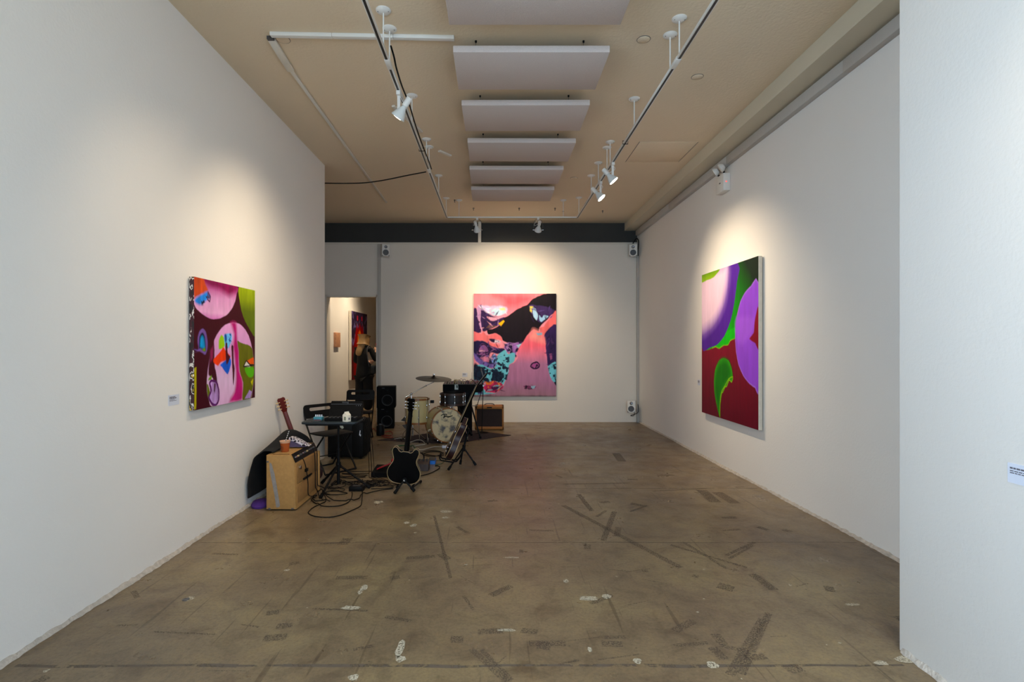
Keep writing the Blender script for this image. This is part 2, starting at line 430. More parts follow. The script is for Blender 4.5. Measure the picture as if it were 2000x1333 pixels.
def chips(bm):
    C = [((781, 1268), 16, 34), ((782, 1288), 20, 14), ((794, 1022), 14, 5), ((808, 1027), 14, 6), ((870, 1000), 26, 6), ((560, 1115), 12, 5), ((710, 1150), 14, 14), ((703, 1158), 10, 8),
         ((685, 1188), 40, 8), ((1105, 1136), 12, 8), ((1150, 1170), 44, 10), ((1185, 1166), 18, 10), ((1245, 1293), 18, 12), ((1392, 1300), 26, 18), ((1152, 1270), 10, 12), ((738, 982), 20, 6), ((690, 1325), 22, 14), ((990, 1232), 40, 6), ((1000, 1090), 34, 3), ((870, 1012), 14, 4), ((370, 1170), 18, 9), ((90, 1312), 10, 10), ((1720, 1296), 30, 10), ((1770, 1290), 46, 16), ((1665, 1182), 30, 5)]
    for (c, w, h) in C:
        q = F(*c); s = q.y / FPX; hh = h * s * q.y / EYE
        n = 9; a0 = random.random()
        bm.faces.new([bm.verts.new(Vector((q.x + 0.5 * w * s * math.cos(a0 + 2 * math.pi * k / n) * random.uniform(.7, 1.2), q.y + 0.5 * hh * math.sin(a0 + 2 * math.pi * k / n) * random.uniform(.7, 1.2), 0.0016))) for k in range(n)])
    for k in range(45):
        x, y = random.uniform(-2.2, 2.5), random.uniform(2.3, 7); r = random.uniform(.003, .012)
        if y < 2.7 and x > 1.9: continue
        bm.faces.new([bm.verts.new(Vector((x + r * math.cos(t) * random.uniform(.6, 1.4), y + r * math.sin(t) * random.uniform(.6, 1.4), 0.0016))) for t in (0, 1.2, 2.4, 3.6, 4.8)])
ch = part('paint_chips', chips, M_CHIP, floor); ch['kind'] = 'stuff'
def joints(bm):
    for y, w in ((2.47, 0.022), (4.02, 0.010), (5.55, 0.012), (7.2, 0.01)):
        pts = [Vector((-2.25 + 5 * k / 24, y + random.uniform(-.008, .008), 0)) for k in range(25)]
        for a, b in zip(pts, pts[1:]):
            if y < 2.6 and b.x > 1.95: continue
            strip(bm, a, b, w * random.uniform(.5, 1.2), 0.0002)
jn = part('slab_joints', joints, M_JOINT, floor); jn['kind'] = 'stuff'
# drilled hole with a worn rim
q = F(363, 1172)
tag(part('floor_anchor', lambda bm: lathe(bm, [(0.006, 0.0), (0.02, 0.0), (0.02, 0.003), (0.012, 0.004), (0.006, 0.002)], 14, (q.x, q.y, 0.0)), M_STEEL), 'small round metal anchor set in the floor near the left wall', 'floor anchor')

# ------------------------------------------------------------------ paintings: colours laid on the canvas as brushed shapes
def vnoise(u, v, s, seed):
    rng = np.random.RandomState(seed); g = rng.rand(64, 64)
    x = u * s; y = v * s; xi = np.floor(x).astype(int); yi = np.floor(y).astype(int); fx = x - xi; fy = y - yi
    fx = fx * fx * (3 - 2 * fx); fy = fy * fy * (3 - 2 * fy)
    a = g[xi % 64, yi % 64]; b = g[(xi + 1) % 64, yi % 64]; c = g[xi % 64, (yi + 1) % 64]; d = g[(xi + 1) % 64, (yi + 1) % 64]
    return (a * (1 - fx) + b * fx) * (1 - fy) + (c * (1 - fx) + d * fx) * fy
def fbm(u, v, s, seed, o=4):
    t = 0; a = 0.5; w = 0
    for k in range(o):
        t = t + a * vnoise(u + k * 7.3, v + k * 3.1, s * 2 ** k, seed + k); w += a; a *= 0.5
    return t / w
class Canvas:
    def __init__(s, nu, nv, corners, bgc, wob=0.006, asp=1.0):
        s.nu, s.nv = nu, nv
        u = (np.arange(nu) + 0.0) / (nu - 1); v = (np.arange(nv) + 0.0) / (nv - 1)
        s.U, s.V = np.meshgrid(u, v); s.asp = asp
        w1 = fbm(s.U, s.V, 9, 3) - 0.5; w2 = fbm(s.U, s.V, 9, 31) - 0.5
        w3 = fbm(s.U, s.V, 40, 5, 2) - 0.5
        s.u = s.U + wob * (2 * w1 + 0.5 * w3); s.v = s.V + wob * (2 * w2 - 0.5 * w3)
        s.C = np.zeros((nv, nu, 3)); s.C[:] = lin(bgc)
        # homography crop -> unit square
        A = []; bb = []
        for (x, y), (a, b) in zip(corners, ((0, 0), (1, 0), (1, 1), (0, 1))):
            A.append([x, y, 1, 0, 0, 0, -a * x, -a * y]); bb.append(a)
            A.append([0, 0, 0, x, y, 1, -b * x, -b * y]); bb.append(b)
        h = np.linalg.solve(np.array(A, float), np.array(bb, float)); s.Hm = np.append(h, 1).reshape(3, 3)
    def uv(s, p):
        q = s.Hm @ np.array([p[0], p[1], 1.0]); return q[0] / q[2], q[1] / q[2]
    def sd(s, poly):
        pts = np.array([s.uv(p) for p in poly])
        if len(pts) >= 5:      # round the outline like a brush stroke
            a_, b_, c_, d_ = np.roll(pts, 1, 0), pts, np.roll(pts, -1, 0), np.roll(pts, -2, 0)
            out = []
            for t in (0.0, 0.4, 0.7):
                h = 0.35
                m1, m2 = (c_ - a_) * h, (d_ - b_) * h
                out.append((2 * t ** 3 - 3 * t * t + 1) * b_ + (t ** 3 - 2 * t * t + t) * m1 + (3 * t * t - 2 * t ** 3) * c_ + (t ** 3 - t * t) * m2)
            pts = np.stack(out, 1).reshape(-1, 2)
        x, y = s.u, s.v; n = len(pts)
        d = np.full(x.shape, 9.0); ins = np.zeros(x.shape, bool)
        for i in range(n):
            a = pts[i]; b = pts[(i + 1) % n]; e = b - a
            wx, wy = x - a[0], y - a[1]
            t = np.clip((wx * e[0] + wy * e[1]) / (e @ e + 1e-12), 0, 1)
            d = np.minimum(d, np.hypot(wx - e[0] * t, wy - e[1] * t))
            c = ((a[1] > y) != (b[1] > y)) & (x < (b[0] - a[0]) * (y - a[1]) / (b[1] - a[1] + 1e-12) + a[0]); ins ^= c
        return np.where(ins, -d, d)
    def put(s, mask, col, brush=0.18, seed=1, dirs=(30, 6)):
        n = (fbm(s.U * dirs[0] / 10, s.V * dirs[1] / 10, 10, seed) - 0.5) * 2 * brush
        c = np.array(lin(col)) if not isinstance(col, np.ndarray) else col
        c = np.clip(c * (1 + n[..., None]), 0, 1)
        s.C = s.C * (1 - mask[..., None]) + c * mask[..., None]
    def poly(s, pts, col, soft=0.004, **k):
        s.put(np.clip(0.5 - s.sd(pts) / (2 * soft), 0, 1), col, **k)
    def line(s, pts, col, w=0.006, soft=0.002, closed=True, **k):
        d = np.abs(s.sd(pts)); s.put(np.clip(0.5 - (d - w) / (2 * soft), 0, 1), col, **k)
    def grad(s, stops, along='v'):
        t = s.v if along == 'v' else s.u
        xs = [a for a, _ in stops]; cs = np.array([lin(c) for _, c in stops])
        return np.stack([np.interp(t, xs, cs[:, i]) for i in range(3)], -1)
    def speck(s, pts, col, thr=0.55, sc=18, seed=9, soft=0.01):
        m = np.clip(0.5 - s.sd(pts) / (2 * soft), 0, 1) * np.clip((fbm(s.U, s.V, sc, seed, 3) - thr) * 14, 0, 1)
        s.put(m, col)
M_PAINT = bpy.data.materials.new('oil_paint'); M_PAINT.use_nodes = True
nt = M_PAINT.node_tree; b = nt.nodes['Principled BSDF']; at = nt.nodes.new('ShaderNodeAttribute'); at.attribute_name = 'Col'
nt.links.new(at.outputs['Color'], b.inputs['Base Color']); b.inputs['Roughness'].default_value = 0.55; b.inputs['Specular IOR Level'].default_value = 0.16
n2 = nt.nodes.new('ShaderNodeTexNoise'); n2.inputs['Scale'].default_value = 120
tcn = nt.nodes.new('ShaderNodeTexCoord'); nt.links.new(tcn.outputs['Object'], n2.inputs['Vector'])
bp = nt.nodes.new('ShaderNodeBump'); bp.inputs['Strength'].default_value = 0.15; bp.inputs['Distance'].default_value = 0.004
nt.links.new(n2.outputs[0], bp.inputs['Height']); nt.links.new(bp.outputs[0], b.inputs['Normal'])
M_CANVAS = mat('raw_canvas', (214, 205, 188), 0.8, var=0.12, scale=25, bump=0.2)

def painting(name, label, cv, o, du, dv, depth, edge_fn=None, edge_mat=None):
    """o: top-left corner on the wall plane, du: full width vector, dv: full height vector (down), depth: vector out of the wall"""
    o, du, dv, depth = map(Vector, (o, du, dv, depth))
    o = o + depth.normalized() * 0.012
    root = thing(name, label, 'painting', o + du / 2 + dv)
    nu, nv = cv.nu, cv.nv
    verts = [(o + depth + du * (i / (nu - 1)) + dv * (j / (nv - 1))) + depth.normalized() * 0.0006 for j in range(nv) for i in range(nu)]
    faces = [(j * nu + i, j * nu + i + 1, (j + 1) * nu + i + 1, (j + 1) * nu + i) for j in range(nv - 1) for i in range(nu - 1)]
    me = bpy.data.meshes.new('painted_face'); me.from_pydata(verts, [], faces)
    ca = me.color_attributes.new('Col', 'FLOAT_COLOR', 'POINT')
    C0 = cv.C.reshape(-1, 3); lum = C0 @ np.array([.2126, .7152, .0722]); C0 = np.clip(lum[:, None] + (C0 - lum[:, None]) * 1.12, 0, 1)
    arr = np.ones((nu * nv, 4), np.float32); arr[:, :3] = C0
    ca.data.foreach_set('color', arr.ravel())
    link('painted_face', me, M_PAINT, root)
    part('stretched_canvas', lambda bm: prism(bm, [o, o + du, o + du + dv, o + dv], depth, bev=0.002), edge_mat or M_CANVAS, root)
    return root

# --- left painting
c = Canvas(230, 250, [(190, 153), (674, 250), (674, 1112), (190, 1215)], (58, 5, 20), 0.007)
mar = (58, 5, 20)
pk = c.grad([(0, (150, 30, 95)), (0.06, (190, 95, 155)), (0.13, (214, 150, 196)), (0.25, (226, 168, 208)), (0.3, (206, 120, 185))])
circ = [(190, 150), (190, 372), (230, 430), (290, 470), (345, 485), (400, 478), (450, 445), (490, 400), (515, 340), (525, 280), (524, 215)]
c.poly(circ, pk); c.poly([(270, 165), (400, 190), (520, 215), (522, 260), (470, 300), (430, 270), (380, 240), (320, 225), (285, 200)], (128, 15, 72), 0.03, brush=.5)
c.poly([(190, 150), (262, 163), (278, 205), (300, 262), (250, 292), (205, 318), (190, 322)], (196, 78, 46), 0.01, brush=.5)
c.poly([(195, 335), (230, 303), (298, 264), (316, 310), (272, 352), (236, 378), (202, 362)], (52, 128, 214), 0.012, brush=.7)
c.speck([(230, 303), (300, 264), (318, 340), (250, 380)], (20, 25, 50), 0.55, 22)
c.line([(300, 270), (318, 310), (312, 345), (295, 330)], (90, 40, 80), .006)
c.poly([(545, 224), (550, 330), (570, 430), (600, 510), (640, 580), (676, 607), (676, 248)], c.grad([(0, (158, 176, 34)), (0.1, (140, 158, 30)), (0.2, (96, 112, 22)), (0.45, (84, 104, 18))]), brush=.25)
c.poly([(190, 725), (225, 728), (218, 660), (232, 592), (258, 565), (283, 590), (295, 650), (296, 720), (280, 772), (255, 762), (230, 745), (190, 748)], (112, 82, 152), 0.006)
c.poly([(190, 750), (225, 746), (190, 730)], mar, .004)
c.poly([(228, 720), (234, 630), (256, 598), (276, 632), (282, 745), (262, 744), (240, 724)], (14, 22, 48), 0.006)
c.poly([(238, 708), (245, 640), (258, 625), (270, 650), (274, 720), (258, 725)], (40, 140, 196), 0.012, brush=.6)
c.poly([(250, 735), (275, 715), (280, 745), (265, 748)], (110, 140, 30), 0.006)
egg = [(290, 1010), (298, 880), (320, 752), (350, 650), (390, 580), (440, 530), (500, 510), (560, 530), (610, 590), (640, 670), (658, 760), (668, 870), (665, 980), (652, 1060), (640, 1122), (560, 1138), (342, 1186), (310, 1140), (294, 1070)]
c.poly(egg, c.grad([(0.3, (222, 160, 210)), (0.6, (206, 150, 200)), (0.8, (214, 180, 214)), (1, (220, 176, 214))]), brush=.14)
c.poly([(478, 512), (522, 514), (532, 640), (546, 760), (550, 900), (572, 960), (576, 1050), (566, 1136), (470, 1150), (512, 1060), (522, 950), (515, 820), (500, 700), (508, 600)], (178, 34, 112), 0.02, brush=.35)
c.poly([(534, 655), (560, 672), (600, 684), (640, 702), (655, 740), (668, 870), (665, 980), (650, 1060), (640, 1122), (575, 1134), (578, 990), (552, 905), (546, 780)], (96, 98, 28), 0.004, brush=.3)
c.poly([(290, 1010), (300, 1010), (320, 1080), (345, 1186), (310, 1142), (294, 1070)], (100, 110, 30), 0.004)
c.poly([(345, 640), (352, 850), (362, 900), (372, 990), (350, 1085), (338, 960), (303, 930), (312, 780)], mar, 0.006)
c.poly([(305, 960), (325, 935), (328, 970), (300, 980)], (110, 150, 30), .004)
c.poly([(318, 740), (340, 700), (338, 800), (316, 830)], (120, 30, 70), .01, brush=.8)
c.poly([(384, 725), (384, 662), (405, 614), (428, 640), (432, 700), (410, 722)], (150, 192, 34), 0.005)
c.poly([(428, 610), (482, 600), (490, 650), (465, 712), (440, 722), (428, 660)], (108, 176, 226), 0.006, brush=.5)
c.speck([(428, 605), (490, 600), (490, 700), (440, 722)], (20, 60, 140), 0.55, 26, 12)
c.poly([(345, 805), (400, 742), (420, 710), (440, 742), (478, 782), (450, 812), (400, 832), (380, 862), (345, 835)], (226, 68, 24), 0.005, brush=.35)
c.poly([(398, 852), (440, 815), (476, 800), (482, 850), (456, 928), (432, 900), (412, 872)], (34, 92, 208), 0.005, brush=.5)
c.poly([(438, 680), (452, 680), (456, 760), (476, 790), (450, 850), (441, 800)], (66, 8, 28), 0.004)
c.poly([(485, 702), (501, 702), (503, 820), (511, 880), (504, 1012), (495, 960), (490, 800)], (66, 8, 28), 0.003)
c.poly([(583, 862), (605, 815), (632, 848), (634, 868)], (226, 220, 214), 0.003)
c.poly([(600, 820), (662, 788), (664, 850), (634, 842)], (222, 92, 34), 0.005)
c.line([(583, 862), (605, 815), (632, 848), (664, 852)], (12, 10, 14), .006)
c.poly([(593, 872), (662, 870), (662, 932), (630, 950), (604, 922)], (92, 172, 22), 0.005)
c.poly([(640, 985), (660, 958), (652, 1018)], (196, 188, 40), 0.005)
c.poly([(592, 1122), (628, 1048), (648, 1065), (636, 1116)], (166, 136, 196), 0.004)
cage = [(312, 1000), (330, 978), (366, 990), (382, 1050), (382, 1130), (360, 1172), (332, 1160), (308, 1112), (324, 1060)]
c.poly(cage, (178, 140, 198), 0.004, brush=.6); c.line(cage, (84, 20, 90), .010)
c.poly([(348, 1000), (358, 1000), (352, 1080), (346, 1060)], mar, .004)
c.poly([(190, 882), (207, 875), (206, 1203), (190, 1208)], (176, 166, 22), 0.004)
LP_Y0, LP_Y1 = 3.955, 4.955
zt, zb = 2.020, 1.015
M_DRIP = bpy.data.materials.new('dripped_edge'); M_DRIP.use_nodes = True
nt = M_DRIP.node_tree; b = nt.nodes['Principled BSDF']; b.inputs['Roughness'].default_value = .5
tcn = nt.nodes.new('ShaderNodeTexCoord'); mp = nt.nodes.new('ShaderNodeMapping'); mp.inputs['Scale'].default_value = (14, 14, 7)
nn = nt.nodes.new('ShaderNodeTexNoise'); nn.inputs['Scale'].default_value = 1.6; nn.inputs['Detail'].default_value = 4
rp = nt.nodes.new('ShaderNodeValToRGB'); rp.color_ramp.interpolation = 'CONSTANT'
els = [(0, (14, 10, 14)), (0.40, (52, 8, 26)), (0.5, (212, 204, 196)), (0.545, (16, 12, 16)), (0.60, (190, 160, 60)), (0.63, (216, 208, 200))]
while len(rp.color_ramp.elements) < len(els): rp.color_ramp.elements.new(.5)
for e, (p_, c_) in zip(rp.color_ramp.elements, els): e.position = p_; e.color = (*lin(c_), 1)
nt.links.new(tcn.outputs['Object'], mp.inputs[0]); nt.links.new(mp.outputs[0], nn.inputs[0]); nt.links.new(nn.outputs[0], rp.inputs[0]); nt.links.new(rp.outputs[0], b.inputs['Base Color'])
painting('abstract_painting', 'maroon abstract canvas with pink and green ovals on the left wall', c, (XL, LP_Y0, zt), (0, LP_Y1 - LP_Y0, 0), (0, 0, zb - zt), (0.036, 0, 0), edge_mat=M_DRIP)

# --- back painting
c = Canvas(260, 325, [(152, 103), (840, 103), (842, 965), (154, 965)], (228, 132, 142), 0.012)
blk = (17, 7, 16); pur = (46, 26, 70); cy = (116, 190, 208)
c.put(np.ones_like(c.U), c.grad([(0, (232, 134, 144)), (0.2, (226, 140, 158)), (0.35, (236, 150, 164))]), brush=.15)
c.poly([(300, 103), (560, 103), (640, 130), (600, 190), (500, 230), (420, 210), (380, 150)], (224, 92, 104), .05, brush=.3)
c.poly([(152, 235), (178, 240), (190, 330), (215, 428), (152, 424)], pur, .006, brush=.4)
c.poly([(180, 240), (215, 190), (240, 240), (330, 290), (410, 300), (400, 345), (280, 400), (225, 420), (196, 320)], pur, .006, brush=.4)
c.poly([(178, 220), (205, 195), (210, 260), (205, 330), (222, 415), (200, 380), (182, 290)], (196, 150, 190), .005, brush=.5)
c.poly([(215, 200), (290, 205), (390, 205), (435, 228), (415, 262), (350, 284), (270, 266), (232, 240)], (214, 192, 226), .01, brush=.4)
c.poly([(300, 235), (400, 232), (420, 250), (370, 284), (310, 268)], (190, 220, 236), .01, brush=.3)
c.poly([(365, 222), (410, 216), (420, 235), (380, 240)], (224, 214, 150), .008)
c.poly([(260, 292), (360, 296), (410, 290), (350, 316), (290, 322)], (226, 160, 184), .006)
c.poly([(265, 402), (300, 395), (350, 380), (410, 300), (480, 255), (540, 225), (600, 195), (640, 150), (720, 112), (760, 100), (845, 100), (845, 255), (800, 275), (760, 325), (720, 365), (700, 390), (690, 420), (650, 410), (600, 450), (565, 512), (500, 520), (440, 515), (395, 500), (380, 470), (330, 435), (275, 440)], blk, .004, brush=.5)
c.poly([(612, 205), (700, 200), (800, 228), (832, 250), (780, 290), (724, 344), (690, 335), (650, 290)], (58, 38, 88), .006, brush=.5)
c.poly([(648, 222), (670, 230), (690, 290), (676, 328), (652, 288)], (170, 204, 232), .004)
c.poly([(698, 282), (722, 302), (738, 278), (776, 288), (722, 336), (704, 326)], (160, 196, 230), .004)
c.poly([(620, 212), (648, 214), (640, 262), (625, 250)], (222, 198, 96), .006)
c.poly([(700, 395), (740, 380), (770, 330), (820, 265), (845, 250), (845, 362), (800, 402), (745, 452), (712, 446)], (224, 108, 110), .005, brush=.3)
c.poly([(745, 300 + 140), (845, 362), (845, 715), (765, 712), (756, 600), (740, 500)], (44, 26, 72), .005, brush=.5)
c.poly([(780, 610), (800, 605), (804, 650), (790, 660)], (150, 84, 130), .006)
c.poly([(764, 712), (845, 688), (845, 945), (815, 862), (795, 820), (770, 752)], cy, .004, brush=.25)
c.speck([(764, 712), (845, 688), (845, 945), (795, 820)], (18, 26, 44), .5, 20, 4)
c.poly([(152, 420), (215, 442), (232, 418), (262, 452), (330, 434), (382, 472), (390, 502), (350, 490), (296, 478), (290, 512), (372, 536), (345, 562), (290, 542), (250, 502), (200, 498), (152, 498)], (232, 118, 122), .005, brush=.25)
c.poly([(282, 482), (320, 478), (372, 510), (330, 512), (300, 505)], (30, 18, 52), .006); c.speck([(282, 478), (372, 500), (372, 515), (300, 510)], (230, 210, 226), .5, 26, 6)
c.poly([(357, 350), (400, 324), (410, 336), (376, 378)], (238, 180, 36), .005)
c.poly([(250, 392), (290, 352), (352, 376), (300, 385)], (112, 78, 74), .005, brush=.6)
c.poly([(152, 500), (250, 505), (300, 545), (345, 562), (400, 560), (410, 590), (350, 612), (300, 600), (280, 640), (345, 650), (345, 694), (260, 684), (170, 640), (152, 600)], (30, 20, 62), .006, brush=.5)
c.poly([(183, 605), (205, 540), (240, 524), (276, 560), (282, 600), (240, 618)], (132, 82, 134), .006, brush=.5)
c.line([(190, 600), (205, 545), (240, 530), (272, 560), (276, 598)], (40, 16, 50), .006)
c.poly([(210, 640), (270, 620), (280, 668), (235, 672)], (196, 120, 150), .006, brush=.5)
c.poly([(290, 640), (330, 612), (352, 650), (340, 686), (305, 670)], (120, 150, 210), .006, brush=.6)
c.poly([(154, 590), (200, 645), (290, 684), (345, 692), (300, 726), (200, 694), (160, 655)], (112, 92, 164), .008, brush=.4)
c.poly([(400, 552), (440, 515), (500, 518), (560, 518), (512, 575), (505, 640), (480, 615), (430, 592)], (150, 104, 172), .006, brush=.6)
c.speck([(395, 500), (565, 510), (505, 650), (430, 600)], (34, 16, 56), .5, 14, 8)
c.poly([(510, 540), (556, 525), (530, 560)], (170, 206, 228), .006)
c.poly([(350, 622), (412, 574), (440, 612), (496, 600), (492, 672), (450, 702), (442, 782), (404, 856), (380, 870), (300, 842), (250, 832), (152, 822), (152, 720), (225, 692), (300, 732), (342, 690)], cy, .004, brush=.2)
dark_r = [(152, 700), (260, 720), (340, 740), (410, 780), (390, 830), (280, 850), (152, 830)]
c.speck(dark_r, (16, 24, 44), .46, 16, 5); c.speck([(340, 640), (450, 640), (440, 790), (360, 820)], (16, 24, 44), .60, 22, 15)
c.poly([(152, 700), (175, 700), (190, 800), (180, 830), (152, 830)], (16, 18, 40), .01)
c.poly([(520, 645), (514, 590), (560, 520), (600, 450), (655, 405), (732, 450), (746, 500), (758, 600), (766, 720), (800, 820), (832, 967), (152, 967), (250, 952), (340, 930), (400, 872), (442, 782), (452, 700), (492, 682)], c.grad([(0.35, (226, 120, 132)), (0.5, (232, 104, 122)), (0.6, (214, 122, 150)), (0.68, (176, 118, 154)), (0.85, (168, 116, 150)), (1, (160, 118, 134))]), .004, brush=.22)
c.poly([(640, 420), (655, 405), (720, 450), (740, 520), (700, 500), (620, 470)], (232, 144, 140), .03, brush=.3)
c.poly([(675, 432), (720, 432), (722, 446), (690, 446)], (130, 170, 196), .004)
c.poly([(152, 822), (235, 830), (245, 890), (160, 890)], cy, .005); c.poly([(152, 838), (240, 846), (240, 880), (152, 880)], (36, 26, 70), .006, brush=.6)
c.poly([(232, 872), (290, 838), (380, 848), (394, 890), (330, 930), (260, 922)], (186, 48, 92), .006, brush=.5)
c.poly([(250, 842), (330, 840), (300, 862), (262, 866)], (236, 130, 60), .008)
c.poly([(300, 880), (370, 868), (372, 900), (310, 918)], (60, 26, 66), .01, brush=.7)
c.poly([(152, 888), (232, 892), (262, 932), (340, 936), (250, 952), (152, 950)], cy, .005); c.poly([(170, 890), (215, 905), (235, 945), (190, 945)], (60, 40, 100), .008)
e1 = [(668 + 36 * math.cos(t) + 6 * math.sin(t), 704 + 24 * math.sin(t) - 10 * math.cos(t)) for t in np.linspace(0, 6.1, 16)]
c.poly(e1, (150, 76, 130), .005, brush=.6); c.line(e1, (46, 20, 54), .007); c.speck(e1, (40, 18, 50), .55, 30, 21)
c.poly([(572, 874), (610, 868), (668, 876), (660, 896), (600, 898)], (120, 58, 96), .005, brush=.6); c.poly([(632, 872), (666, 874), (656, 898), (636, 896)], (150, 178, 200), .004); c.speck([(565, 868), (640, 866), (640, 900), (580, 900)], (24, 12, 30), .48, 30, 22)
c.poly([(152, 950), (400, 955), (845, 955), (845, 970), (152, 970)], (120, 96, 104), .006, brush=.5)
rs = random.Random(5)
for (x0_, y0_, x1_, y1_, n_, cols) in ((160, 250, 400, 400, 16, ((70, 44, 96), (30, 18, 44), (170, 130, 180), (210, 150, 170))), (160, 500, 350, 690, 26, ((26, 16, 50), (140, 90, 140), (90, 70, 140), (200, 150, 170), (40, 24, 60))), (400, 510, 500, 600, 12, ((40, 20, 60), (190, 150, 200), (110, 70, 140))), (160, 850, 380, 940, 18, ((40, 20, 60), (200, 60, 90), (230, 140, 70), (130, 190, 210))), (640, 210, 810, 330, 12, ((40, 26, 66), (90, 70, 130), (30, 16, 40))), (760, 470, 835, 700, 12, ((30, 18, 50), (80, 50, 100), (60, 40, 90))), (190, 205, 420, 275, 10, ((230, 226, 240), (190, 150, 200), (206, 226, 240)))):
    for k in range(n_):
        a_, b2_ = rs.uniform(x0_, x1_), rs.uniform(y0_, y1_); an = rs.uniform(0, 3.1); l_ = rs.uniform(10, 34); w_ = rs.uniform(2, 7)
        dx_, dy_ = math.cos(an), math.sin(an)
        c.poly([(a_ - dx_ * l_, b2_ - dy_ * l_), (a_ + dy_ * w_, b2_ - dx_ * w_), (a_ + dx_ * l_, b2_ + dy_ * l_), (a_ - dy_ * w_, b2_ + dx_ * w_)], rs.choice(cols), .005, brush=.4)
c.speck([(340, 630), (450, 620), (440, 790), (400, 850), (160, 830), (160, 720)], (24, 40, 62), .56, 40, 25)
bx0 = P(925.3, 574, YB - .03); bx1 = P(1086.2, 775, YB - .03)
painting('abstract_painting', 'large pink and black abstract canvas on the back wall', c, (bx0.x, YB, bx0.z), (bx1.x - bx0.x, 0, 0), (0, 0, bx1.z - bx0.z), (0, -0.03, 0))

# --- right painting
c = Canvas(220, 270, [(127, 205), (511, 79), (512, 1262), (127, 1140)], (118, 6, 34), 0.003)
c.put(np.ones_like(c.U), c.grad([(0, (122, 6, 34)), (0.6, (118, 6, 36)), (0.8, (104, 10, 32)), (1, (92, 8, 30))]), brush=.22, dirs=(60, 8))
gt = np.clip((c.u - 0.35) * 1.1 + (0.42 - c.v) * 1.2, 0, 1)
g0, g1 = np.array(lin((26, 176, 10))), np.array(lin((6, 30, 14)))
c.poly([(127, 205), (511, 79), (511, 270), (470, 283), (420, 330), (390, 390), (370, 460), (356, 560), (352, 630), (330, 645), (318, 655), (305, 680), (275, 682), (245, 702), (220, 690), (200, 702), (127, 690)], g0 * (1 - gt[..., None]) + g1 * gt[..., None], .003, brush=.2)
c.line([(352, 632), (330, 645), (318, 655), (305, 680), (275, 682), (245, 702), (220, 692), (200, 702), (300, 640)], (140, 190, 20), .005)
c.poly([(240, 640), (352, 560), (352, 632), (330, 645), (318, 655), (305, 680), (275, 682), (245, 702), (220, 690), (200, 702)], (46, 178, 12), .004)
vio = [(127, 205), (372, 124), (367, 250), (348, 400), (322, 520), (282, 620), (232, 680), (182, 700), (127, 697)]
c.poly(vio, (74, 28, 138), .003, brush=.25)
c.poly([(100, 215), (250, 165), (312, 145), (306, 280), (282, 400), (246, 490), (196, 560), (100, 610)], (150, 110, 184), .05, brush=.35)
c.poly([(100, 215), (250, 165), (298, 150), (290, 280), (262, 400), (226, 480), (180, 540), (100, 570)], (230, 198, 216), .045, brush=.08)
c.poly([(127, 205), (252, 162), (205, 222), (160, 240), (127, 256)], c.grad([(0, (110, 150, 16)), (0.1, (170, 204, 24))]), .003)
pe = [(513, 266), (462, 284), (421, 330), (391, 390), (371, 470), (359, 560), (356, 650), (363, 740), (381, 820), (411, 890), (451, 942), (490, 969), (514, 977)]
c.poly(pe, (142, 74, 206), .003, brush=.14); c.line(pe, (160, 110, 210), .004)
c.poly([(362, 500), (480, 500), (470, 600), (400, 680), (362, 640)], (156, 88, 216), .02, brush=.12)
c.poly([(513, 425), (496, 470), (484, 540), (479, 600), (450, 642), (490, 672), (513, 708)], (128, 6, 34), .003)
leaf = [(250, 1177), (235, 1120), (215, 1020), (210, 930), (218, 850), (245, 790), (275, 772), (310, 790), (330, 840), (338, 900), (330, 937), (312, 920), (297, 965), (285, 968), (270, 1005), (262, 1010), (255, 1060), (250, 1100)]
c.poly([(x + 2, y - 8) for x, y in leaf], (66, 6, 18), .01)
c.poly(leaf, (66, 160, 24), .003); c.poly([(240, 1120), (220, 1020), (216, 930), (224, 856), (248, 802), (275, 784), (305, 800), (322, 845), (326, 900), (300, 930), (275, 970), (255, 1020)], (34, 112, 18), .03, brush=.3)
c.line([(338, 900), (330, 937), (312, 920), (297, 965), (285, 968), (270, 1005), (262, 1010), (255, 1060), (250, 1100), (250, 1177), (252, 1060), (262, 1000), (285, 960), (310, 915)], (150, 200, 30), .003)
RY0 = XR * FPX / (1376.5 - CX); RY1 = 5.53     # far and near edge on the wall
zt2 = EYE + (CY - 520) * 6.13 / FPX; 
painting('abstract_painting', 'tall violet, green and dark red abstract canvas on the right wall', c, (XR, RY0 - .04, 2.445), (0, RY1 - RY0 + .04, 0), (0, 0, -1.83), (-0.042, 0, 0))

# --- paintings in the far room
c = Canvas(110, 130, [(0, 0), (100, 0), (100, 140), (0, 140)], (64, 16, 24), 0.012)
c.poly([(0, 0), (100, 0), (100, 62), (75, 40), (50, 55), (25, 40), (0, 62)], (38, 24, 48), .03, brush=.7)
c.speck([(0, 0), (100, 0), (100, 70), (0, 70)], (96, 84, 130), .58, 14, 4)
c.poly([(50, 24), (62, 34), (70, 28), (92, 90), (84, 140), (16, 140), (8, 90), (30, 28), (38, 34)], (140, 10, 18), .03, brush=.5)
c.poly([(50, 36), (64, 54), (70, 86), (62, 116), (38, 116), (30, 86), (36, 54)], (206, 98, 22), .01, brush=.3)
c.poly([(50, 46), (60, 62), (63, 88), (57, 108), (43, 108), (37, 88), (40, 62)], (232, 160, 50), .01, brush=.3)
c.poly([(50, 54), (57, 68), (58, 88), (54, 100), (46, 100), (42, 88), (43, 68)], (104, 26, 36), .01, brush=.6)
for x in (36, 64): c.poly([(x - 4, 8), (x + 4, 8), (x + 4, 17), (x - 4, 17)], (176, 40, 60), .01)
c.poly([(0, 60), (14, 80), (14, 140), (0, 140)], (86, 24, 26), .02, brush=.8); c.poly([(100, 60), (86, 80), (86, 140), (100, 140)], (86, 24, 26), .02, brush=.8)
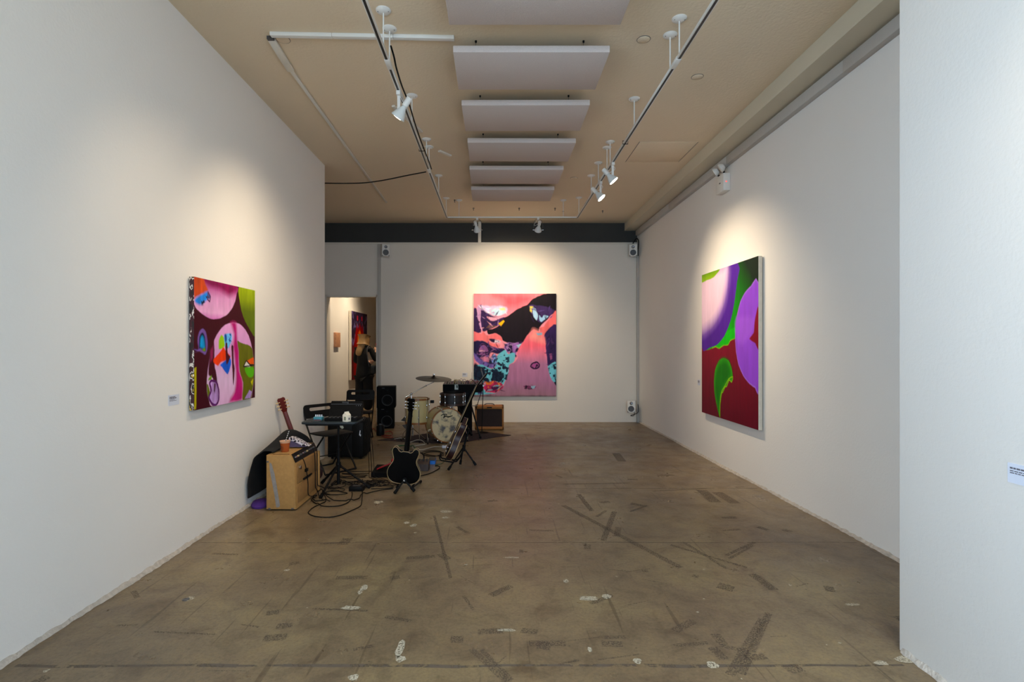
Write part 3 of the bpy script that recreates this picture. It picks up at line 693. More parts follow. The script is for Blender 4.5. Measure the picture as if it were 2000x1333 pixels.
painting('mandala_painting', 'dark red flame-patterned canvas on the wall beyond the doorway', c, (-3.6, 12.88, 2.36), (0, 1.55, 0), (0, 0, -1.70), (0.07, 0, 0), edge_mat=M_CANVAS)
M_BLOCK = mat('printed_wood', (186, 132, 96), 0.7, var=0.5, scale=22)
tag(part('wood_panel', lambda bm: (span(bm, (-3.6, 11.72, 1.47), (-3.545, 12.05, 1.80), 0.004)), M_BLOCK), 'small brown wooden panel hung inside the doorway', 'wall art')

# wall text cards
def card(name, label, o, du, dv, out, rows):
    o, du, dv, out = map(Vector, (o, du, dv, out))
    t = thing(name, label, 'label', o + du / 2 + dv)
    part('card_sheet', lambda bm: prism(bm, [o, o + du, o + du + dv, o + dv], out * 0.002), M_PAPER, t)
    def lines(bm):
        for (v, u0, u1, h) in rows:
            x = u0
            while x < u1:
                w = min(random.uniform(.06, .16), u1 - x)
                a = o + du * x + dv * v + out * 0.0022
                prism(bm, [a, a + du * w, a + du * w + dv * h, a + dv * h], out * 0.0004); x += w + 0.025
    part('printed_lines', lines, M_INK, t)
rows = [(0.16, .10, .62, .09), (0.28, .10, .74, .09), (0.44, .10, .58, .05), (0.54, .10, .72, .05)]
a = onX(328.5, 773, XL); b_ = onX(349.5, 770, XL)
card('wall_label', 'small white text card left of the maroon painting', (XL, a.y, a.z), (0, b_.y - a.y, 0), (0, 0, -0.075), (1, 0, 0), rows)
a = onX(1363, 742, XR)
card('wall_label', 'small white text card beside the violet painting', (XR, a.y, a.z), (0, -0.09, 0), (0, 0, -0.075), (-1, 0, 0), rows)
a = P(903, 729, YB)
card('wall_label', 'small white text card left of the pink painting', (a.x, YB, a.z), (0.10, 0, 0), (0, 0, -0.075), (0, -1, 0), rows)
card('wall_label', 'white text card cut off by the right edge of the photo', (XN, 2.048, 1.048), (0, -0.11, 0), (0, 0, -0.076), (-1, 0, 0), [(0.2, .09, .9, .085), (0.36, .09, .8, .05), (0.46, .09, .86, .05)])

# ------------------------------------------------------------------ ceiling: acoustic panels
M_FELT = mat('grey_fabric', (208, 195, 188), 0.95, var=0.16, scale=160, bump=0.5, bscale=260)
words_n = ['nearest acoustic panel, cut by the top edge of the photo', 'second hanging grey acoustic panel from the viewer', 'third hanging grey acoustic panel from the viewer', 'fourth hanging grey acoustic panel from the viewer', 'fifth hanging grey acoustic panel from the viewer', 'farthest hanging grey acoustic panel, near the back track']
for k, y0 in enumerate((3.19, 4.15, 5.07, 6.00, 6.91, 7.80)):
    x0 = -0.335 + (0, 0.0, 0.008, .012, -.01, -.03)[k]; w = 1.235; zb_ = 3.812 + (0, 0, .002, .0, -.003, -.004)[k]
    t = thing('acoustic_panel', 'grey fabric ' + words_n[k].replace('grey ', '') if k else 'grey fabric ' + words_n[k], 'acoustic panel', (x0 + w / 2, y0 + .305, zb_), 'acoustic panels under the ceiling')
    t.rotation_euler.z = R((0, .0, -.3, .5, .3, .2)[k]); 
    part('fabric_panel', lambda bm: box(bm, (0, 0, .0275), (w, .61, .055), 0.006, seg=2), M_FELT, t, local=True)
    for sx in (-.44, .42):
        for sy in (-.24, .22):
            h = part('hanging_wire', lambda bm: cyl(bm, (sx, sy, .054), (sx, sy, CEIL - zb_), 0.0016, seg=6), M_STEEL, t, local=True)
            part('ceiling_eye', lambda bm: (cyl(bm, (sx, sy, CEIL - zb_ - .016), (sx, sy, CEIL - zb_), 0.007, .009, 10)), M_BLACK, h, local=True)

# ------------------------------------------------------------------ lighting track
TZ, TXL, TXR, TYB = 3.64, -0.815, 1.368, 8.82
track = thing('lighting_track', 'white U-shaped suspended lighting track under the ceiling', 'light track', (0.28, 5.5, TZ))
W_, H_ = 0.034, 0.022
def rail(a, b):
    a, b = Vector(a), Vector(b); ext = Vector((W_ / 2, W_ / 2, 0)); lo = Vector((min(a.x, b.x), min(a.y, b.y), 0)); hi = Vector((max(a.x, b.x), max(a.y, b.y), 0))
    r_ = part('rail', lambda bm: span(bm, lo - ext + Vector((0, 0, TZ)), hi + ext + Vector((0, 0, TZ + H_)), .002), M_WHITE, track)
    d = (hi - lo).normalized(); e2 = Vector((.0085, .0085, 0))
    part('groove', lambda bm: span(bm, lo - Vector((abs(d.y), abs(d.x), 0)) * .0085 + Vector((0, 0, TZ - .001)), hi + Vector((abs(d.y), abs(d.x), 0)) * .0085 + Vector((0, 0, TZ + .001))), M_SLOT, r_)
for seg_ in (((TXL, 1.6, 0), (TXL, 3.96, 0)), ((TXL, 4.06, 0), (TXL, 6.42, 0)), ((TXL, 6.48, 0), (TXL, TYB, 0)), ((TXR, 1.6, 0), (TXR, 3.95, 0)), ((TXR, 4.05, 0), (TXR, 6.45, 0)), ((TXR, 6.5, 0), (TXR, TYB, 0)), ((TXL, TYB, 0), (TXR, TYB, 0))):
    rail(*seg_)
for x, y in ((TXL, 4.01), (TXL, 6.45), (TXR, 4.0), (TXR, 6.475)):
    part('connector', lambda bm: span(bm, (x - .019, y - .07, TZ - .003), (x + .019, y + .07, TZ + H_ + .002), .002), M_WHITE, track)
cano = [(752, 20), (765, 56), (806, 187), (837, 272), (842, 287), (858, 343), (872, 387), (896, 389), (1319, 36), (1301, 68), (1233, 193), (1186, 277), (1177, 288), (1182, 318), (1150, 343), (1128, 386), (1101, 389)]
for (px, py) in cano:
    q = onZ(px, py, CEIL); X = TXL if px < 900 else TXR
    if py > 385 and px in (896, 1101): X = q.x; Y_ = TYB
    else: Y_ = min(q.y, TYB)
    cn = part('canopy', lambda bm: lathe(bm, [(0.001, -.022), (.02, -.021), (.044, -.014), (.055, -.004), (.055, 0)], 24, (X, Y_, CEIL)), M_WHITE, track)
    for sx in (-.045, .045): part('screw', lambda bm: ball(bm, (X + sx * .85, Y_ - .01, CEIL - .0165), .0035, 8), M_STEEL, cn)
    part('rod', lambda bm: cyl(bm, (X, Y_, TZ + H_), (X, Y_, CEIL - .02), 0.0055, seg=10), M_WHITE, track)

M_GLOW = mat('lamp_face', (255, 240, 214), 0.3, emit=28)
M_BULB = mat('bulb_body', (214, 216, 212), 0.3)
def spotlight(label, tx, ty, aim, power, style='arm', size=88, blend=1.0, arm=0.20, face_off=(0, 0, 0), tz=TZ, col=LAMP):
    """adapter on the track, flat arm, lamp holder and reflector bulb aimed at a point"""
    t = thing('track_spotlight', label, 'spotlight', (tx, ty, tz), 'track spotlights')
    piv = Vector((tx, ty, tz - arm)) + Vector(face_off)
    d = (Vector(aim) - piv).normalized()
    face = piv + d * 0.02
    part('adapter', lambda bm: span(bm, (tx - .017, ty - .035, tz - .035), (tx + .017, ty + .035, tz - .0012), .003), M_WHITE, t)
    if style == 'arm':
        part('arm', lambda bm: (span(bm, (tx - .013, ty - .004, tz - arm - .01), (tx + .013, ty + .004, tz - .033), .002), cyl(bm, piv + Vector((0, -.012, 0)), piv + Vector((0, .012, 0)), .012, seg=12)), M_WHITE, t)
        part('flex', lambda bm: tube(bm, [(tx + .012, ty + .01, tz - .035), (tx + .03, ty + .03, tz - .07), face - d * .12, face - d * .15], 0.004, 6, smooth=5), M_WHITE, t)
    else:
        s = Vector((1, 0, 0))
        part('yoke', lambda bm: tube(bm, [piv - s * .074, piv - s * .074 + Vector((0, 0, .1)), piv - s * .05 + Vector((0, 0, .165)), Vector((tx, ty, tz - .035)), piv + s * .05 + Vector((0, 0, .165)), piv + s * .074 + Vector((0, 0, .1)), piv + s * .074], 0.004, 6, smooth=4), M_STEEL, t)
        part('knob', lambda bm: (cyl(bm, piv - s * .09, piv - s * .06, .007, seg=10)), M_CHROME, t)
        part('knob', lambda bm: (cyl(bm, piv + s * .06, piv + s * .09, .007, seg=10)), M_CHROME, t)
        part('flex', lambda bm: tube(bm, [(tx, ty, tz - .035), (tx - .05, ty + .02, tz - .08), (tx - .06, ty, tz - .13), face - d * .15], 0.003, 6, smooth=5), M_WHITE, t)
    part('holder', lambda bm: lathe(bm, [(0.001, -.19), (.024, -.19), (.026, -.185), (.026, -.115), (.022, -.11), (.001, -.11)], 20, face, d), M_WHITE, t)
    bl = part('bulb', lambda bm: lathe(bm, [(0.001, -.112), (.019, -.112), (.021, -.095), (.026, -.085), (.045, -.045), (.058, -.015), (.0605, -.004), (.058, 0.0), (.054, -.0015), (0.001, -.0015)], 28, face, d), M_BULB, t)
    part('lit_face', lambda bm: lathe(bm, [(0.001, 0.003), (.03, .002), (.054, -.001), (.054, -.003), (.001, -.003)], 28, face, d), M_GLOW, bl)
    ld = bpy.data.lights.new('bulb_light', 'SPOT'); ld.energy = power * LAMP_W; ld.color = col
    ld.spot_size = R(size); ld.spot_blend = blend; ld.shadow_soft_size = 0.045
    lo = bpy.data.objects.new('bulb_light', ld); COL.objects.link(lo); lo.parent = t
    lo.matrix_parent_inverse = t.matrix_basis.inverted()
    lo.location = face + d * 0.012; lo.rotation_euler = d.to_track_quat('-Z', 'Y').to_euler()
    return t
S1 = 'white track spotlight '
spotlight(S1 + 'at the top edge of the photo on the left track', TXL, 2.82, (XL, 4.3, 1.3), 105, arm=.235)
spotlight(S1 + 'hanging mid-way on the left track, shining down left', TXL, 4.44, (XL, 5.1, 1.5), 190, size=96)
spotlight(S1 + 'nearer of the pair on the right track', TXR, 6.16, (XR, 5.95, 1.7), 175)
spotlight(S1 + 'farther of the pair on the right track', TXR, 6.87, (XR, 6.35, 1.7), 175)
lx = (932 - CX) * TYB / FPX; rx = (1051 - CX) * TYB / FPX
spotlight(S1 + 'in wire yoke by the cream post on the back track', lx, TYB, (0.10, YB, 2.0), 205, 'yoke', arm=.2, size=112)
spotlight(S1 + 'in wire yoke on the back track, right of the cream post', rx, TYB, (0.48, YB, 2.0), 205, 'yoke', arm=.2, size=112)
spotlight(S1 + 'on the right track beside the viewer, lighting the near right wall', TXR, 1.3, (XN, 0.9, 0.8), 120, arm=.235, size=125)
# lamps of the far room
spotlight(S1 + 'above the doorway room, lighting the flame-patterned canvas', -2.5, 12.6, (-3.6, 12.9, 1.7), 260, tz=CEIL, arm=.25)
spotlight(S1 + 'above the doorway room, lighting the small wooden panel', -2.5, 11.35, (-3.6, 11.4, 1.5), 240, tz=CEIL, arm=.25, size=125)

# ------------------------------------------------------------------ ceiling fittings
def cond(name, label, a, b, w, h, m=M_TRIM, cat='conduit'):
    a, b = Vector(a), Vector(b); d = (b - a); L_ = d.length; d.normalize(); n = Vector((-d.y, d.x, 0))
    o = part(name, lambda bm: prism(bm, [a + n * w / 2, a - n * w / 2, b - n * w / 2, b + n * w / 2], (0, 0, -h), bev=.002), m)
    return tag(o, label, cat)
q0, q1 = onZ(528, 64, CEIL), onZ(887, 71, CEIL)
t = thing('surface_raceway', 'white raceway running crosswise on the ceiling over the left track', 'raceway', ((q0.x + q1.x) / 2, q0.y, CEIL - .03))
for k in range(3):
    a = q0.lerp(q1, k / 3 + .002); b_ = q0.lerp(q1, (k + 1) / 3)
    part('raceway_length', lambda bm: prism(bm, [a + Vector((0, -.02, 0)), b_ + Vector((0, -.02, 0)), b_ + Vector((0, .02, 0)), a + Vector((0, .02, 0))], (0, 0, -.03), bev=.003), M_WHITE, t)
t = thing('surface_raceway', 'long beige raceway running toward the dark band, left of the track', 'raceway', (-1.8, 6.5, CEIL - .02))
a, m_, b_ = onZ(530, 74, CEIL - .003), onZ(568, 136, CEIL - .003), onZ(755, 395, CEIL - .003)
part('wide_length', lambda bm: prism(bm, [a + Vector((-.03, 0, 0)), a + Vector((.03, 0, 0)), m_ + Vector((.03, 0, 0)), m_ + Vector((-.03, 0, 0))], (0, 0, -.022), bev=.003), M_TRIM, t)
part('narrow_length', lambda bm: prism(bm, [m_ + Vector((-.012, 0, 0)), m_ + Vector((.018, 0, 0)), b_ + Vector((.015, 0, 0)), b_ + Vector((-.015, 0, 0))], (0, 0, -.016), bev=.002), M_TRIM, t)
part('end_cap', lambda bm: box(bm, a + Vector((0, -.015, -.012)), (.05, .03, .024)), M_GREY, t)
cond('surface_conduit', 'slanting beige conduit behind the left track spotlight', onZ(768, 205, CEIL), onZ(823, 256, CEIL), .035, .02)
cond('surface_conduit', 'short slanting beige conduit beyond the left track', onZ(858, 293.5, CEIL), onZ(880, 303, CEIL), .04, .02)
for (x, y, r, lb) in ((553, 77, .052, 'round white ceiling cover by the crosswise raceway'), (1257, 77, .05, 'round white ceiling cover right of the acoustic panels'), (1362, 150, .05, 'round painted ceiling cover near the right soffit'), (1121, 348, .05, 'small round ceiling cover beside the far acoustic panels')):
    q = onZ(x, y, CEIL)
    t = thing('ceiling_cover', lb, 'ceiling cover', (q.x, q.y, CEIL - .006))
    part('cover_disc', lambda bm: lathe(bm, [(.001, -.006), (r - .004, -.006), (r, -.003), (r, 0)], 28, (q.x, q.y, CEIL)), M_CEIL, t)
    part('gap_ring', lambda bm: tube(bm, [(q.x + (r + .002) * math.cos(k * math.pi / 14), q.y + (r + .002) * math.sin(k * math.pi / 14), CEIL - .001) for k in range(28)], .0022, 5, closed=True), M_GREY, t)
h = [onZ(1252, 277, CEIL), onZ(1366, 277, CEIL), onZ(1330, 312, CEIL), onZ(1233, 312, CEIL)]
h = [Vector((1.72, 6.30, CEIL)), Vector((2.42, 6.30, CEIL)), Vector((2.42, 6.98, CEIL)), Vector((1.72, 6.98, CEIL))]
t = thing('access_hatch', 'square plaster access hatch set in the ceiling near the soffit', 'hatch', (2.07, 6.64, CEIL - .006))
part('hatch_panel', lambda bm: prism(bm, h, (0, 0, -.004), bev=.001), M_CEIL, t)
for a, b_ in ((0, 3), (1, 2)):
    part('hatch_gap', lambda bm: tube(bm, [h[a] + Vector((.0, 0, -.003)), h[b_] + Vector((0, 0, -.003))], .003, 6), M_GREY, t)
for i, (x, y) in enumerate(((1014, 406), (1084, 406), (1177, 411), (1100, 412), (925, 406), (888, 390))):
    q = onZ(x, y, CEIL)
    tag(part('ceiling_hook', lambda bm: (cyl(bm, (q.x, q.y, CEIL - .05), (q.x, q.y, CEIL), .006, .008, 8), cyl(bm, (q.x - .018, q.y, CEIL - .012), (q.x + .018, q.y, CEIL - .012), .005, seg=6)), M_STEEL), ('small dark ceiling hook before the dark band, ' + ('above the back track centre', 'right of the back track centre', 'near the right soffit', 'by the right end of the back track', 'by the left end of the back track', 'leftmost of the row')[i]), 'hook', 'ceiling hooks before the dark band')
# cables of the track
def cable(name, label, pts, r, m=M_CABLE, n=6, cat='cable', group=None, seg=6, sm=6):
    return tag(part(name, lambda bm: tube(bm, pts, r, seg, smooth=sm), m), label, cat, group)
cable('black_cable', 'black cable looping along the left lighting track', [(TXL + .04, 3.9, 3.72), (TXL + .045, 4.0, 3.69), (TXL + .04, 4.12, 3.67), (TXL + .034, 4.4, 3.667), (TXL + .045, 4.7, 3.655), (TXL + .03, 5.1, 3.667), (TXL + .028, 5.6, 3.66), (TXL + .035, 6.1, 3.655), (TXL + .03, 6.45, 3.665)], .007)
cable('black_cable', 'thin black cable sagging from the left wall corner to the track', [(-2.75, 7.35, 3.80), (-2.45, 7.32, 3.775), P(636, 358, 7.2), P(700, 358, 6.95), P(745, 353, 6.8), P(800, 342, 6.6), P(832, 336, 6.47)], .007)
for (x, y) in ((TXL, 5.78), (TXR, 5.58)):
    tag(part('cable_tie', lambda bm: tube(bm, [(x - .024, y, TZ - .004), (x + .03, y, TZ - .004), (x + .034, y, TZ + .03), (x - .024, y, TZ + .03)], .004, 5, closed=True), M_CABLE), 'black cable tie wrapped round the ' + ('left' if x < 0 else 'right') + ' lighting track', 'cable tie')

# ------------------------------------------------------------------ white wall monitors and emergency light
M_MON = mat('monitor_white', (226, 222, 214), 0.45)
def wall_monitor(label, c, face, tilt=0):
    """small two-way loudspeaker; c centre, face direction"""
    t = thing('wall_monitor', label, 'loudspeaker', c, 'white wall monitors')
    d = Vector(face).normalized(); Q = Matrix((Vector((0, 0, 1)).cross(d).normalized() * 1, d.cross(Vector((0, 0, 1)).cross(d)).normalized(), d)).transposed()
    # Q columns: right, up, out
    o = Vector(c)
    def L3(x, y, z): return o + Q @ Vector((x, y, z))
    part('cabinet', lambda bm: box(bm, o, (.155, .235, .15), .016, Q), M_MON, t)
    w = part('woofer', lambda bm: lathe(bm, [(.001, -.004), (.025, -.002), (.05, .005), (.056, .004), (.056, 0)], 24, L3(0, -.04, .0755), Q=Q), M_GREY, t)
    part('tweeter', lambda bm: lathe(bm, [(.001, .004), (.012, .003), (.024, 0), (.030, .004), (.030, 0)], 20, L3(0, .065, .0755), Q=Q), M_STEEL, t)
    for sx in (-1, 1):
        part('port', lambda bm: prism(bm, [L3(sx * .068, -.108, .0745), L3(sx * .068, -.085, .0745), L3(sx * .045, -.108, .0745)], Q @ Vector((0, 0, .002))), M_BLACK, t)
    part('bracket', lambda bm: (cyl(bm, L3(0, 0, -.07), L3(0, 0.02, -.13), .014, seg=10), box(bm, L3(0, .02, -.13), (.06, .09, .012), .003, Q)), M_BLACK, t)
    return t
wall_monitor('white wall monitor high by the doorway trunking', P(753, 489, YB - .16), (.28, -1, -.20))
wall_monitor('white wall monitor high in the right back corner', P(1237, 489, YB - .17), (-.32, -1, -.22))
wall_monitor('white wall monitor low in the right back corner', P(1234, 795, YB - .20), (-.42, -1, .12))
cable('monitor_lead', 'thin dark lead hanging under the low corner monitor', [P(1240, 800, YB - .06), P(1238, 812, YB - .08), P(1232, 812, YB - .1), P(1246, 806, YB - .07), P(1246, 790, YB - .06)], .006)
cable('monitor_lead', 'tangle of dark lead above the high corner monitor', [P(1236, 476, YB - .05), P(1243, 466, YB - .06), P(1247, 472, YB - .06), P(1246, 490, YB - .06), P(1246, 500, YB - .06)], .01)
ey = 6.43
t = thing('emergency_light', 'white emergency light box with round lamp heads below the trunking', 'emergency light', (XR - .05, ey, 3.37))
part('housing', lambda bm: span(bm, (XR - .085, ey - .12, 3.365), (XR - .001, ey + .10, 3.575), .008), M_MON, t)
for sy, s in ((.07, 1), (-.09, .6)):
    hd = part('lamp_head', lambda bm: lathe(bm, [(.001, -.05), (.03, -.048), (.052, -.02), (.056, 0), (.05, .006), (.001, .008)], 20, (XR - .11, ey + sy, 3.635), (-.7, .5 * s, -.45)), M_CREAM if 0 else M_MON, t)
    part('neck', lambda bm: cyl(bm, (XR - .05, ey + sy * .7, 3.57), (XR - .07, ey + sy, 3.61), .012, seg=10), M_BLACK, t)
part('status_lamp', lambda bm: ball(bm, (XR - .05, ey - .121, 3.47), .007, 10), mat('red_led', (255, 60, 50), .4, emit=3), t)
part('logo_mark', lambda bm: box(bm, (XR - .0855, ey - .02, 3.475), (.002, .04, .012)), M_BLACK, t)

# ------------------------------------------------------------------ foreground amplifier with cloth, pouch and cup
M_TWEED = mat('tweed', (168, 126, 70), 0.75, var=0.22, scale=40, bump=0.4, bscale=320)
M_TWEED2 = mat('tweed_panel', (146, 106, 56), 0.75, var=0.22, scale=30, bump=0.4, bscale=320)
M_TAPE = mat('duct_tape', (134, 128, 124), 0.5, var=0.35, scale=35)
ax0, ax1, ay0, ay1, ah = -2.085, -1.815, 4.79, 5.42, .505
amp = thing('guitar_amplifier', 'worn tan tweed guitar amplifier with grey tape on its side', 'amplifier', ((ax0 + ax1) / 2, (ay0 + ay1) / 2, 0))
prof = [(ax0, .012), (ax1, .012), (ax1 - .012, ah - .075), (ax1 - .045, ah), (ax0, ah)]
part('cabinet', lambda bm: prism(bm, [(x, ay0, z) for x, z in prof], (0, ay1 - ay0, 0), bev=.010), M_TWEED, amp)
# rear panels, proud frames at each end
part('lower_panel', lambda bm: span(bm, (ax1 - .01, ay0 + .04, .06), (ax1 + .004, ay1 - .04, .225), .003), M_TWEED2, amp)
part('upper_panel', lambda bm: span(bm, (ax1 - .012, ay0 + .04, .235), (ax1 - .001, ay1 - .04, ah - .085), .003), M_TWEED2, amp)
part('end_frame', lambda bm: span(bm, (ax1 - .02, ay1 - .035, .012), (ax1 + .012, ay1, ah - .08), .005), M_TWEED, amp)
cp = part('control_panel', lambda bm: prism(bm, [(ax1 - .012, ay0 + .02, ah - .074), (ax1 - .008, ay0 + .02, ah - .07), (ax1 - .046, ay0 + .02, ah + .006), (ax1 - .052, ay0 + .02, ah + .001)], (0, ay1 - ay0 - .04, 0)), M_BLACK, amp)
nrm = Vector((.9, 0, .45)).normalized()
for k in range(9):
    y = ay0 + .06 + k * .058; bs = Vector((ax1 - .028, y, ah - .032))
    part('knob' if k % 3 else 'jack', lambda bm: cyl(bm, bs, bs + nrm * .016, .010, .008, 10), M_CREAM if k in (1, 5) else (M_CHROME if k % 3 == 0 else M_GREY), cp)
part('power_jack', lambda bm: (cyl(bm, (ax1 - .004, ay0 + .09, .375), (ax1 + .015, ay0 + .09, .375), .018, seg=14)), M_CHROME, amp)
part('cable_cleat', lambda bm: (span(bm, (ax1, ay0 + .22, .30), (ax1 + .02, ay0 + .27, .33), .003)), M_BLACK, amp)
part('hook_bar', lambda bm: (span(bm, (ax1 - .002, ay0 + .18, .235), (ax1 + .012, ay0 + .40, .25), .003)), M_BLACK, amp)
def crop2(px, py, Y): return P(500 + px / 5.33, 760 + py / 5.33, Y)
tp = [(140, 778), (152, 768), (165, 785), (176, 830), (192, 880), (215, 1000), (250, 1215), (240, 1232), (212, 1236), (190, 1090), (165, 960), (145, 850)]
part('tape_strip', lambda bm: prism(bm, [(crop2(a, b, ay0).x, ay0 - .0005, crop2(a, b, ay0).z) for a, b in tp], (0, -.0015, 0)), M_TAPE, amp)
for (a, b) in ((140, 1250), (380, 1250), (120, 760)):
    q = crop2(a, b, ay0); part('corner_wear', lambda bm: box(bm, (q.x, ay0 - .001, q.z), (.022, .002, .014), .0006), M_GREY, amp)
for x in (ax0 + .04, ax1 - .04):
    for y in (ay0 + .06, ay1 - .06): part('foot', lambda bm: cyl(bm, (x, y, 0), (x, y, .014), .018, .02, 12), M_RUB, amp)
part('handle', lambda bm: tube(bm, [(-2.03, ay0 + .03, ah), (-2.02, ay0 + .03, ah + .006), (-1.90, ay0 + .03, ah + .006), (-1.89, ay0 + .03, ah)], .006, 6, smooth=3), M_TWEED2, amp)

# drink cup
cq = Vector((-1.978, 4.955, ah + .001))
M_DRINK = mat('iced_tea', (172, 84, 40), 0.15, coat=.3); M_CLEARP = mat('clear_plastic', (206, 160, 128), 0.12, coat=.4)
M_STRAW = bpy.data.materials.new('striped_straw'); M_STRAW.use_nodes = True
nt = M_STRAW.node_tree; b = nt.nodes['Principled BSDF']; tcn = nt.nodes.new('ShaderNodeTexCoord'); wv = nt.nodes.new('ShaderNodeTexWave'); wv.bands_direction = 'Z'
wv.inputs['Scale'].default_value = 22; wv.inputs['Distortion'].default_value = 0
mp = nt.nodes.new('ShaderNodeMapping'); mp.inputs['Rotation'].default_value[1] = R(25)
rp = nt.nodes.new('ShaderNodeValToRGB'); rp.color_ramp.interpolation = 'CONSTANT'; rp.color_ramp.elements[0].color = (.01, .01, .01, 1); rp.color_ramp.elements[1].color = (.8, .78, .74, 1); rp.color_ramp.elements[1].position = .5
nt.links.new(tcn.outputs['Object'], mp.inputs[0]); nt.links.new(mp.outputs[0], wv.inputs[0]); nt.links.new(wv.outputs['Fac'], rp.inputs[0]); nt.links.new(rp.outputs[0], b.inputs['Base Color'])
t = thing('drink_cup', 'plastic cup of iced tea standing on the tweed amplifier', 'cup', cq)
part('cup_wall', lambda bm: lathe(bm, [(.001, 0), (.032, 0), (.034, .004), (.045, .086), (.046, .088)], 28, cq), M_DRINK, t)
part('cup_rim', lambda bm: lathe(bm, [(.045, .084), (.0475, .094), (.050, .100), (.050, .103), (.046, .103), (.044, .096), (.001, .094), (.001, .086), (.044, .084)], 28, cq), M_CLEARP, t)
part('straw', lambda bm: cyl(bm, cq + Vector((.0, 0, .085)), cq + Vector((.034, .01, .195)), .0035, seg=10), M_STRAW, t)
part('printed_mark', lambda bm: tube(bm, [cq + Vector((-.016 + .013 * math.cos(a), -.0385 + .006 * math.cos(a) * -.5, .038 + .018 * math.sin(a))) for a in np.linspace(0, 5.8, 14)], .0022, 5, closed=True), mat('cup_print', (70, 34, 20), .5), t)
# patterned pouch
M_POUCH = bpy.data.materials.new('patterned_cloth'); M_POUCH.use_nodes = True
nt = M_POUCH.node_tree; b = nt.nodes['Principled BSDF']; b.inputs['Roughness'].default_value = .7; tcn = nt.nodes.new('ShaderNodeTexCoord'); vo = nt.nodes.new('ShaderNodeTexVoronoi'); vo.feature = 'DISTANCE_TO_EDGE'; vo.inputs['Scale'].default_value = 34
rp = nt.nodes.new('ShaderNodeValToRGB'); rp.color_ramp.elements[0].color = (*lin((206, 200, 210)), 1); rp.color_ramp.elements[0].position = .10; rp.color_ramp.elements[1].color = (*lin((26, 20, 30)), 1); rp.color_ramp.elements[1].position = .16
nt.links.new(tcn.outputs['Object'], vo.inputs[0]); nt.links.new(vo.outputs['Distance'], rp.inputs[0]); nt.links.new(rp.outputs[0], b.inputs['Base Color'])
t = thing('zip_pouch', 'purple mesh pouch with black and white pattern lying on the tweed amplifier', 'pouch', (-1.92, 5.14, ah))
bp_ = [(-2.005, .0), (-1.86, .0), (-1.812, .012), (-1.90, .055), (-1.965, .088), (-1.998, .092)]
part('mesh_side', lambda bm: prism(bm, [(x, 5.11, ah + .011 + z) for x, z in bp_], (0, .07, 0), bev=.008), mat('purple_mesh', (92, 80, 112), .6, var=.5, scale=60), t)
part('patterned_flap', lambda bm: prism(bm, [(x, 5.100, ah + .011 + z) for x, z in ((-1.935, .048), (-1.90, .036), (-1.875, .012), (-1.808, .012), (-1.862, .036), (-1.90, .060), (-1.965, .094), (-2.0, .097), (-2.002, .066), (-1.965, .066))], (0, .088, 0), bev=.003), M_POUCH, t)
# black jacket draped over the amplifier's back and the guitar body
secs = [(4.84, -2.175, .500, .498), (4.95, -2.15, .535, .515), (5.06, -2.125, .575, .52), (5.17, -2.10, .625, .53), (5.28, -2.08, .668, .54), (5.37, -2.05, .640, .55), (5.46, -2.01, .590, .54), (5.53, -1.97, .55, .52), (5.585, -1.94, .505, .46)]
def drape(bm):
    rows_ = []
    for i, (y, px_, pz, lz) in enumerate(secs):
        f = .012 * math.sin(i * 2.3)
        xf = -2.047 if y < 5.25 else min(-1.93, -2.047 + (y - 5.25) * .55)
        zf = .521 if y < 5.5 else lz - .02
        pm = min(px_ + .05, xf - .02)
        ctl = [(-2.282, .085), (-2.278 + f * .2, .22), (-2.258 + f * .6, pz * .72), (px_ - .045, pz - .035), (min(px_, xf - .045), pz), (pm, max(pz - .03, zf + .012)), (xf - .012, zf + .004), (xf, zf), (xf + (.002 if y < 5.5 else .03), zf if y < 5.5 else zf - .09)]
        pth = smooth_path([(x, y, z) for x, z in ctl], 4)
        row = [p + Vector((0, .008 * math.sin(k * .9 + i), .003 * math.sin(k * 1.7 + i * 2))) for k, p in enumerate(pth)]
        for p in row:
            if p.x > -2.12 and y < 5.5: p.z = max(p.z, .521)
        rows_.append(row)
    vs = [[bm.verts.new(p) for p in r] for r in rows_]
    for a, b2 in zip(vs, vs[1:]):
        for j in range(len(a) - 1): bm.faces.new((a[j], a[j + 1], b2[j + 1], b2[j]))
o = part('black_jacket', drape, mat('black_fleece', (10, 10, 12), .9, var=.3, scale=25, bump=.3, bscale=90))
md = o.modifiers.new('solid', 'SOLIDIFY'); md.thickness = .012; md.offset = 0
md = o.modifiers.new('sub', 'SUBSURF'); md.levels = 1; md.render_levels = 1
tag(o, 'black jacket draped behind and over the tan amplifier', 'jacket')
pq = Vector((-2.2, 4.93, 0))
def lump(bm):
    rr = []
    for z, s in ((0.002, 1.0), (.02, 1.06), (.04, .9), (.052, .55), (.055, .1)):
        rr.append([Vector((-2.20 + .085 * s * math.cos(a) * (1 + .12 * math.sin(3 * a)), 4.95 + .12 * s * math.sin(a) * (1 + .1 * math.cos(2 * a + 1)), z)) for a in np.linspace(0, 2 * math.pi, 20, endpoint=False)])
    rings(bm, rr)
tag(part('purple_cloth', lump, mat('purple_cloth', (74, 36, 120), .85, var=.4, scale=30)), 'crumpled purple cloth on the floor between wall and tan amplifier', 'cloth')

